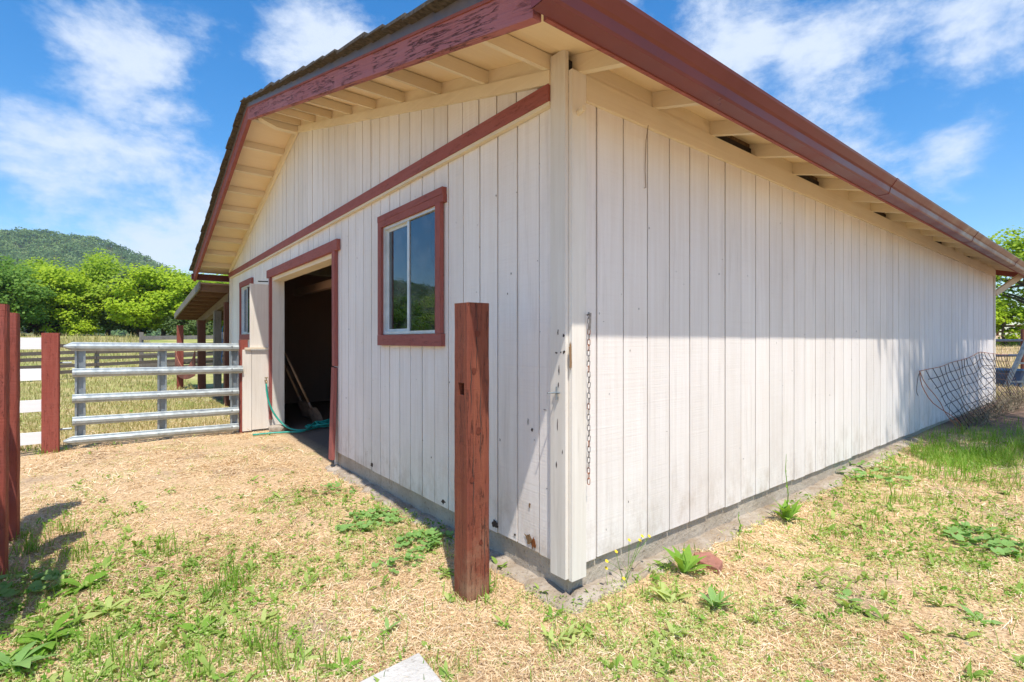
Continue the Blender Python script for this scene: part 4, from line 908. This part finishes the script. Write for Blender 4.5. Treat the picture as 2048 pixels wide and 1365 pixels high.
# small pale green weeds in mats
ZN = [(120, 1250, .5, 2.0), (200, 1160, .4, 1.4), (30, 1330, .6, 2.0), (60, 1190, .4, 1.3), (150, 1040, .3, .9), (600, 1010, .4, .5), (770, 1050, .35, 1.1), (1600, 1180, .6, .15), (1850, 1100, .6, 1.2), (1990, 1060, .7, 1.5), (1780, 990, .5, 1.2),
      (1950, 950, 1.0, 1.6), (1150, 1240, .2, .3), (1330, 1250, .2, .25), (520, 1150, .3, .15), (700, 1330, .25, .25), (1300, 1190, .25, .5), (420, 1180, .3, .35), (330, 1300, .35, .4)]
ZC = [(ground_point(px, py), R_, w_) for px, py, R_, w_ in ZN]
def green_field(x, y):
    f = .07+.5*np.clip(vnoise(x, y, 1.6, 5)-.05, 0, 1)*np.clip(vnoise(x, y, 4.3, 1)+.6, 0, 1)
    for c, R_, w_ in ZC: f = f+w_*np.exp(-((x-c.x)**2+(y-c.y)**2)/R_**2)
    return f*np.where(y > 3.5, .55, 1)
def mat_of(name, ncl, per, size, spread, hgt, mat, seed, label, mult=1.0, flat=.6):
    rng = np.random.default_rng(seed); P, r = polar(ncl, 1.25, 13, -63, 63, rng)
    k = (rng.uniform(size=len(P)) < green_field(P[:, 0], P[:, 1])*mult) & ~((P[:, 0] > 6.4) & (P[:, 1] > -.75)); P, r = P[k], r[k]
    sc = (.75+.12*r)[:, None]; th = rng.uniform(0, 2*math.pi, (len(P), per)); rr = rng.uniform(.1, 1, (len(P), per))*spread*sc*rng.uniform(.5, 1.3, (len(P), 1))
    Q = P[:, None, :]+np.stack([np.cos(th)*rr, np.sin(th)*rr, rng.uniform(.004, 1, th.shape)*hgt*sc], 2)
    nr = np.stack([np.cos(th)*.7, np.sin(th)*.7, np.full(th.shape, 1.0)], 2)+rng.normal(0, flat, (*th.shape, 3))
    o = leaves(name, Q.reshape(-1, 3), nr.reshape(-1, 3), (rng.uniform(size[0], size[1], th.shape)*sc).ravel(), M[mat], rng, None, .5)
    return tag(o, label, kind='stuff')
mat_of('low_weeds', 34000, 10, (.006, .017), .04, .025, 'weed', 31, 'mats of tiny pale green weeds in the straw', 1.7)
mat_of('clover_weeds', 8000, 9, (.010, .03), .04, .035, 'weed_dark', 32, 'patches of small round-leaved green weeds in the straw', .55)
wm = MB(); rw = random.Random(77); Q, r = polar(4200, 1.4, 8.5, -60, 60, rg); kk = (rg.uniform(size=len(Q)) < green_field(Q[:, 0], Q[:, 1])*.75) & ~((Q[:, 0] > 6.2) & (Q[:, 1] > -.7))
def leaf_strip(mb, base, az, L_, W_, el, droop, wav=0, rn=random):
    d = Vector((math.cos(az), math.sin(az), 0)); sd = Vector((-math.sin(az), math.cos(az), 0)); pts = []; ws = []
    for i in range(6):
        f = i/5; e = el-droop*f; p = base if i == 0 else pts[-1]+(d*math.cos(e)+Vector((0, 0, math.sin(e))))*L_/5
        pts.append(p); ws.append(W_*(.18, .62, .95, 1, .7, .06)[i]*(1+wav*(.35 if i % 2 else -.35))*rn.uniform(.85, 1.15))
    mb.strip(pts, ws, sd+Vector((0, 0, rn.uniform(-.3, .3))))
for q in Q[kk]:
    sz = rw.uniform(.025, .085)
    for k in range(rw.randint(4, 9)): leaf_strip(wm, Vector(q)+Vector((rw.uniform(-.012, .012), rw.uniform(-.012, .012), 0)), rw.uniform(0, 6.28), sz*rw.uniform(.5, 1.2), sz*rw.uniform(.14, .34), rw.uniform(.3, 1.3), rw.uniform(.3, 1.4), rw.choice((0, .5)), rw)
tag(wm.build('broad_weeds', M['weed_mid']), 'many small broad-leaved weeds scattered in the straw', kind='stuff')
sm = MB(); Q, r = polar(420, 1.5, 7, -55, 55, rg)
for q in Q:
    a = rw.uniform(.004, .014); c0 = Vector(q); b0 = len(sm.v)
    sm.v += [tuple(c0+Vector((rw.uniform(.6, 1.2)*a*dx, rw.uniform(.6, 1.2)*a*dy, rw.uniform(.3, .8)*a*dz))) for dx, dy, dz in ((1, 0, 0), (0, 1, 0), (-1, 0, 0), (0, -1, 0), (0, 0, 1.3), (0, 0, -1))]
    sm.f += [tuple(b0+i for i in t_) for t_ in ((0, 1, 4), (1, 2, 4), (2, 3, 4), (3, 0, 4), (1, 0, 5), (2, 1, 5), (3, 2, 5), (0, 3, 5))]
tag(sm.build('pebbles', M['footing']), 'small pale pebbles lying in the straw', kind='stuff')
# grass tufts
TF = [(335, 1108, 40, .16), (440, 1190, 70, .13), (470, 1165, 60, .13), (520, 1290, 60, .12), (560, 1330, 60, .12), (770, 1190, 14, .1), (200, 1300, 40, .14), (240, 1340, 40, .14), (410, 1330, 40, .12), (1490, 1100, 20, .09), (1640, 1070, 20, .1),
      (1745, 1045, 30, .12), (1560, 1190, 16, .08), (1260, 1080, 12, .1), (660, 1330, 30, .1), (900, 1340, 20, .08), (1120, 1310, 20, .08), (1350, 1330, 20, .08), (1800, 1010, 60, .13), (1870, 1010, 50, .12), (150, 1120, 60, .13), (120, 1060, 50, .12), (60, 1100, 60, .14), (50, 900, 40, .1), (700, 1150, 20, .07)]
PP = []; LL = []
for px, py, n_, h_ in TF:
    c = ground_point(px, py); q = rg.normal(0, .055, (n_, 2)); PP.append(np.stack([c.x+q[:, 0], c.y+q[:, 1], gz(c.x+q[:, 0], c.y+q[:, 1])], 1)); LL.append(rg.uniform(.35, 1.1, n_)*h_)
for cx_, cy_ in ((-.34, .33), (-2.23, 1.99), (-2.27, 2.77), (-2.275, 5.87)):
    n_ = 70; a_ = rg.uniform(0, 6.28, n_); q = np.stack([cx_+np.cos(a_)*rg.uniform(.075, .15, n_), cy_+np.sin(a_)*rg.uniform(.075, .15, n_)], 1); PP.append(np.stack([q[:, 0], q[:, 1], gz(q[:, 0], q[:, 1])], 1)); LL.append(rg.uniform(.02, .09, n_))
Q, r = polar(5200, 1.3, 9, -60, 60, rg); k = rg.uniform(size=len(Q)) < green_field(Q[:, 0], Q[:, 1])*.8; PP.append(Q[k]); LL.append(rg.uniform(.03, .1, k.sum()))
P = np.concatenate(PP); L = np.concatenate(LL); n = len(P)
tag(blades('grass_tufts', P, rg.uniform(0, 6.28, n), L, rg.uniform(.003, .006, n), rg.uniform(.1, .75, n), M['grass']), 'scattered tufts of short green grass', kind='stuff')
# fine upright dry stubble for a fuzzy surface
Q, r = polar(42000, 1.3, 9, -60, 60, rg); k = ~((Q[:, 0] > 6.3) & (Q[:, 1] > -1)); Q, r = Q[k], r[k]; n = len(Q)
tag(blades('dry_stubble', Q, rg.uniform(0, 6.28, n), rg.uniform(.012, .045, n), rg.uniform(.0008, .0018, n)*(.6+.25*r), rg.uniform(.2, .9, n), M['stubble']), 'fine dry stubble standing among the straw', kind='stuff')
# lush grass along the right of the yard, by the barn's far end
n = 26000; x = rg.uniform(3.3, 8.6, n); y = -.12-rg.gamma(2.2, .27, n); k = (rg.uniform(size=n) < (sst(3.6, 5.0, x)*sst(7.0, 5.6, x-.9*np.clip(-y-.5, 0, 2))+.05)*np.clip(.35+1.3*vnoise(x, y, 4.5, 3), .04, 1)) & (y > -2.6); x, y = x[k], y[k]; n = len(x)
tag(blades('lush_grass', np.stack([x, y, gz(x, y)], 1), rg.uniform(0, 6.28, n), (.05+.2*rg.uniform(size=n)**1.6)*(.6+.5*np.clip(vnoise(x, y, 2.2, 8)+.5, 0, 1)), rg.uniform(.003, .007, n), rg.uniform(.15, .85, n), M['grass']), 'strip of tall lush grass near the far end of the side wall', kind='stuff')
# paddock grass, short near the fence and tall and dry towards the trees
Q, r = polar(90000, 7.0, 44, -62, -22, rg); k = (Q[:, 1] > 6.15) & ~((Q[:, 0] > -.1) & (Q[:, 1] < 14) & (Q[:, 0] < 9)); Q, r = Q[k], r[k]; n = len(Q)
tag(blades('paddock_grass', Q, rg.uniform(0, 6.28, n), rg.uniform(.03, .10, n)*(.6+.05*r)*(1+1.2*sst(30, 40, r)), rg.uniform(.003, .007, n)*(.4+.12*r), rg.uniform(.15, .85, n), M['field']), 'thin dry and green grass covering the paddock', kind='stuff')
Q, r = polar(26000, 9, 40, 38, 56, rg); k = (Q[:, 0] > 11.6) | (Q[:, 1] < -1.2); Q, r = Q[k], r[k]; n = len(Q)
tag(blades('arena_grass', Q, rg.uniform(0, 6.28, n), rg.uniform(.03, .1, n)*(.6+.05*r), rg.uniform(.003, .006, n)*(.4+.1*r), rg.uniform(.2, .85, n), M['field']), 'dry grass on the open ground past the barn end', kind='stuff')

# ------------------------------------------------------------------ single plants
def rosette(name, label, px, py, n, L_, W_, el, droop, mat, seed, wav=0, stalk=None, spread=.01, cat='weed'):
    rn = random.Random(seed); c = ground_point(px, py); t = thing(name, label, cat, c)
    for k in range(n):
        m_ = MB(); az = k*2.4+rn.uniform(-.4, .4); s = rn.uniform(.55, 1.1)
        leaf_strip(m_, c+Vector((rn.uniform(-spread, spread), rn.uniform(-spread, spread), .003)), az, L_*s, W_*s, el*rn.uniform(.6, 1.2), droop*rn.uniform(.6, 1.2), wav, rn); m_.build('leaf', M[mat], t)
    if stalk:
        h, nl = stalk; top = c+Vector((.02, .01, h)); pts = [c, c+Vector((.012, -.006, h*.4)), c+Vector((.004, .008, h*.75)), top]
        MB().tube(pts, [.004, .0034, .0026, .0012], 6).build('stalk', M[mat], t)
        for k in range(nl):
            f = .25+.72*k/nl; m_ = MB(); p = c.lerp(top, f); leaf_strip(m_, p, k*2.2, .06*(1.1-f), .016*(1.15-f), .9, .8, wav, rn); m_.build('leaf', M[mat], t)
    return t
def mallow(label, px, py, n, R_, seed, leafr=.024, hgt=.05):
    rn = random.Random(seed); c = ground_point(px, py); t = thing('mallow_plant', label, 'weed', c)
    for k in range(n):
        a = rn.uniform(0, 6.28); r = R_*math.sqrt(rn.random()); x, y = c.x+math.cos(a)*r*1.2, c.y+math.sin(a)*r; z = gz(x, y)+hgt*rn.uniform(.3, 1)*(1.1-.5*r/R_); lr = leafr*rn.uniform(.6, 1.3)
        nrm = Vector((rn.uniform(-.5, .5), rn.uniform(-.5, .5), 1)).normalized(); u = nrm.orthogonal().normalized(); v = nrm.cross(u); m_ = MB(); p = Vector((x, y, z)); m_.v = [tuple(p)]
        for j in range(12): q = 2*math.pi*j/12; rr = lr*(1+.13*math.cos(q*5)) if j else lr*.35; m_.v.append(tuple(p+u*math.cos(q)*rr+v*math.sin(q)*rr+nrm*rr*.22))
        m_.f = [(0, 1+j, 1+(j+1) % 12) for j in range(12)]; m_.build('leaf', M['mallow'], t)
mallow('largest patch of round-leaved mallow, left of the lone post', 745, 1045, 90, .19, 1); mallow('bright mallow patch touching the left foot of the lone post', 850, 1085, 80, .15, 2, .022)
mallow('small mallow patch nearest the doorway', 665, 985, 40, .16, 3, .02); mallow('mallow low behind the lone post at the footing', 800, 1130, 35, .12, 4, .018)
mallow('leafy mallow patch left of the lush grass by the side wall', 1745, 960, 60, .28, 5, .03, .1); mallow('mallow patch at the right edge amid pale weeds', 1960, 1085, 70, .2, 6, .028, .07)
mallow('broad mallow leaves in the shade at the lower left edge', 60, 1185, 26, .16, 7, .032, .09)
rosette('wild_lettuce', 'bushy bright green weed with one tall stalk against the wall', 1573, 1042, 26, .17, .034, 1.25, 1.0, 'weed_dark', 1, .5, (.46, 9), .02)
rosette('thistle_weed', 'tall jagged-leaved weed left of the broken brick', 1368, 1150, 11, .17, .04, 1.2, .9, 'weed_dark', 2, .6, (.16, 4))
rosette('dock_weed', 'upright broad-leaved weed cluster below the broken brick', 1430, 1215, 13, .11, .035, 1.1, .8, 'mallow', 3)
rosette('dock_weed', 'wide clump of oval-leaved weeds below the yellow flowers', 1340, 1195, 14, .10, .032, 1.0, .9, 'weed', 4, spread=.06)
rosette('seedling', 'two-leaved seedling in bare straw right of centre', 1694, 1203, 3, .075, .036, .5, .4, 'mallow', 5)
rosette('seedling', 'flat wide-leaved seedling near the lower right corner', 1958, 1248, 4, .10, .03, .3, .3, 'mallow', 6)
rosette('dock_weed', 'small leafy weed at the right of the lower centre', 1105, 1235, 7, .06, .02, .9, .8, 'weed_dark', 7)
rosette('dock_weed', 'weed with a few upright leaves left of the slab', 775, 1260, 7, .075, .022, 1.1, .6, 'mallow', 8)
rosette('dandelion', 'largest rosette of long leaves in the lower left corner', 90, 1290, 17, .17, .04, .9, 1.0, 'weed_dark', 9, .4)
rosette('dandelion', 'jagged rosette just right of the shadow at lower left', 215, 1225, 15, .14, .034, .9, 1.0, 'weed', 10, .6)
rosette('dandelion', 'bright rosette below the ends of the rail shadows', 170, 1180, 13, .13, .035, .8, .9, 'weed_dark', 11, .5)
rosette('dandelion', 'leaf rosette at the very bottom of the left edge', 25, 1345, 15, .16, .04, .9, 1.0, 'mallow', 12, .3)
rosette('dandelion', 'rosette midway between lower left weeds and grass tuft', 320, 1190, 12, .11, .026, .8, .9, 'weed', 13, .5)
rosette('dandelion', 'flat green rosette under the grass tufts, lower left', 400, 1260, 12, .10, .024, .7, .8, 'weed_dark', 14, .5)
rosette('dandelion', 'small rosette at the bottom edge beside the slab', 690, 1340, 10, .09, .022, .7, .8, 'weed_dark', 15, .4)
rosette('dandelion', 'rosette of thin leaves at the bottom, left of the slab', 600, 1320, 10, .09, .02, .7, .8, 'weed', 16, .4)
rosette('dandelion', 'rosette in the middle of the straw, nearest the gate', 560, 1000, 10, .09, .022, .7, .8, 'weed', 17, .4)
rosette('dandelion', 'feathery weed clump lower right of the lone post', 1125, 1290, 22, .08, .014, 1.0, .6, 'weed', 18, .6, spread=.06)
rosette('sow_thistle', 'thin weed with small stalk against the footing right of brick', 1478, 1070, 6, .06, .016, .9, .8, 'weed_dark', 19, .4, (.14, 4))
rosette('sow_thistle', 'slender stalked weed in the pale patch right of the tall weed', 1780, 1020, 8, .08, .018, 1.0, .8, 'weed_dark', 20, .4, (.28, 7))
rosette('sow_thistle', 'thin sprig growing at the barn corner footing', 1075, 1140, 6, .06, .018, 1.0, .6, 'weed', 21, .3, (.12, 4))
fl = thing('yellow_flower_plant', 'wiry plant with yellow flower heads beside the barn corner', 'flower', ground_point(1250, 1168)); c = WL[fl.name]
rn = random.Random(5)
for px, py in [(1213, 1123), (1212, 1137), (1232, 1104), (1279, 1081), (1284, 1073), (1298, 1073), (1258, 1081), (1247, 1165), (1367, 1105)]:
    h = wall_point(px, py, y=c.y+rn.uniform(-.06, .03)); h.z = max(h.z, .06)
    MB().tube(smooth_pts([c+Vector((rn.uniform(-.02, .02), rn.uniform(-.02, .02), 0)), c.lerp(h, .45)+Vector((rn.uniform(-.02, .02), 0, .02)), h]), .0012, 4).build('stem', M['weed_dark'], fl)
    m_ = MB(); m_.v = [tuple(h+Vector((0, 0, .003)))]
    for j in range(14): q = 2*math.pi*j/14; rr = .011 if j % 2 else .0075; m_.v.append(tuple(h+Vector((math.cos(q)*rr, math.sin(q)*rr*.8-.002, math.sin(q)*.006+.002))))
    m_.f = [(0, 1+j, 1+(j+1) % 14) for j in range(14)]; m_.build('flower_head', M['yellow'], fl)

# ------------------------------------------------------------------ air
def haze():
    m, nt, o = nm('pale_air'); v = nt.nodes.new('ShaderNodeVolumePrincipled'); v.inputs['Color'].default_value = (.82, .9, 1, 1); v.inputs['Density'].default_value = .00022; v.inputs['Anisotropy'].default_value = .2
    nt.links.new(v.outputs[0], o.inputs['Volume'])
    tag(MB().box(-1240, 1240, -1240, 1240, -8, 260).build('haze', m), 'thin pale air over the valley', kind='stuff')
haze()
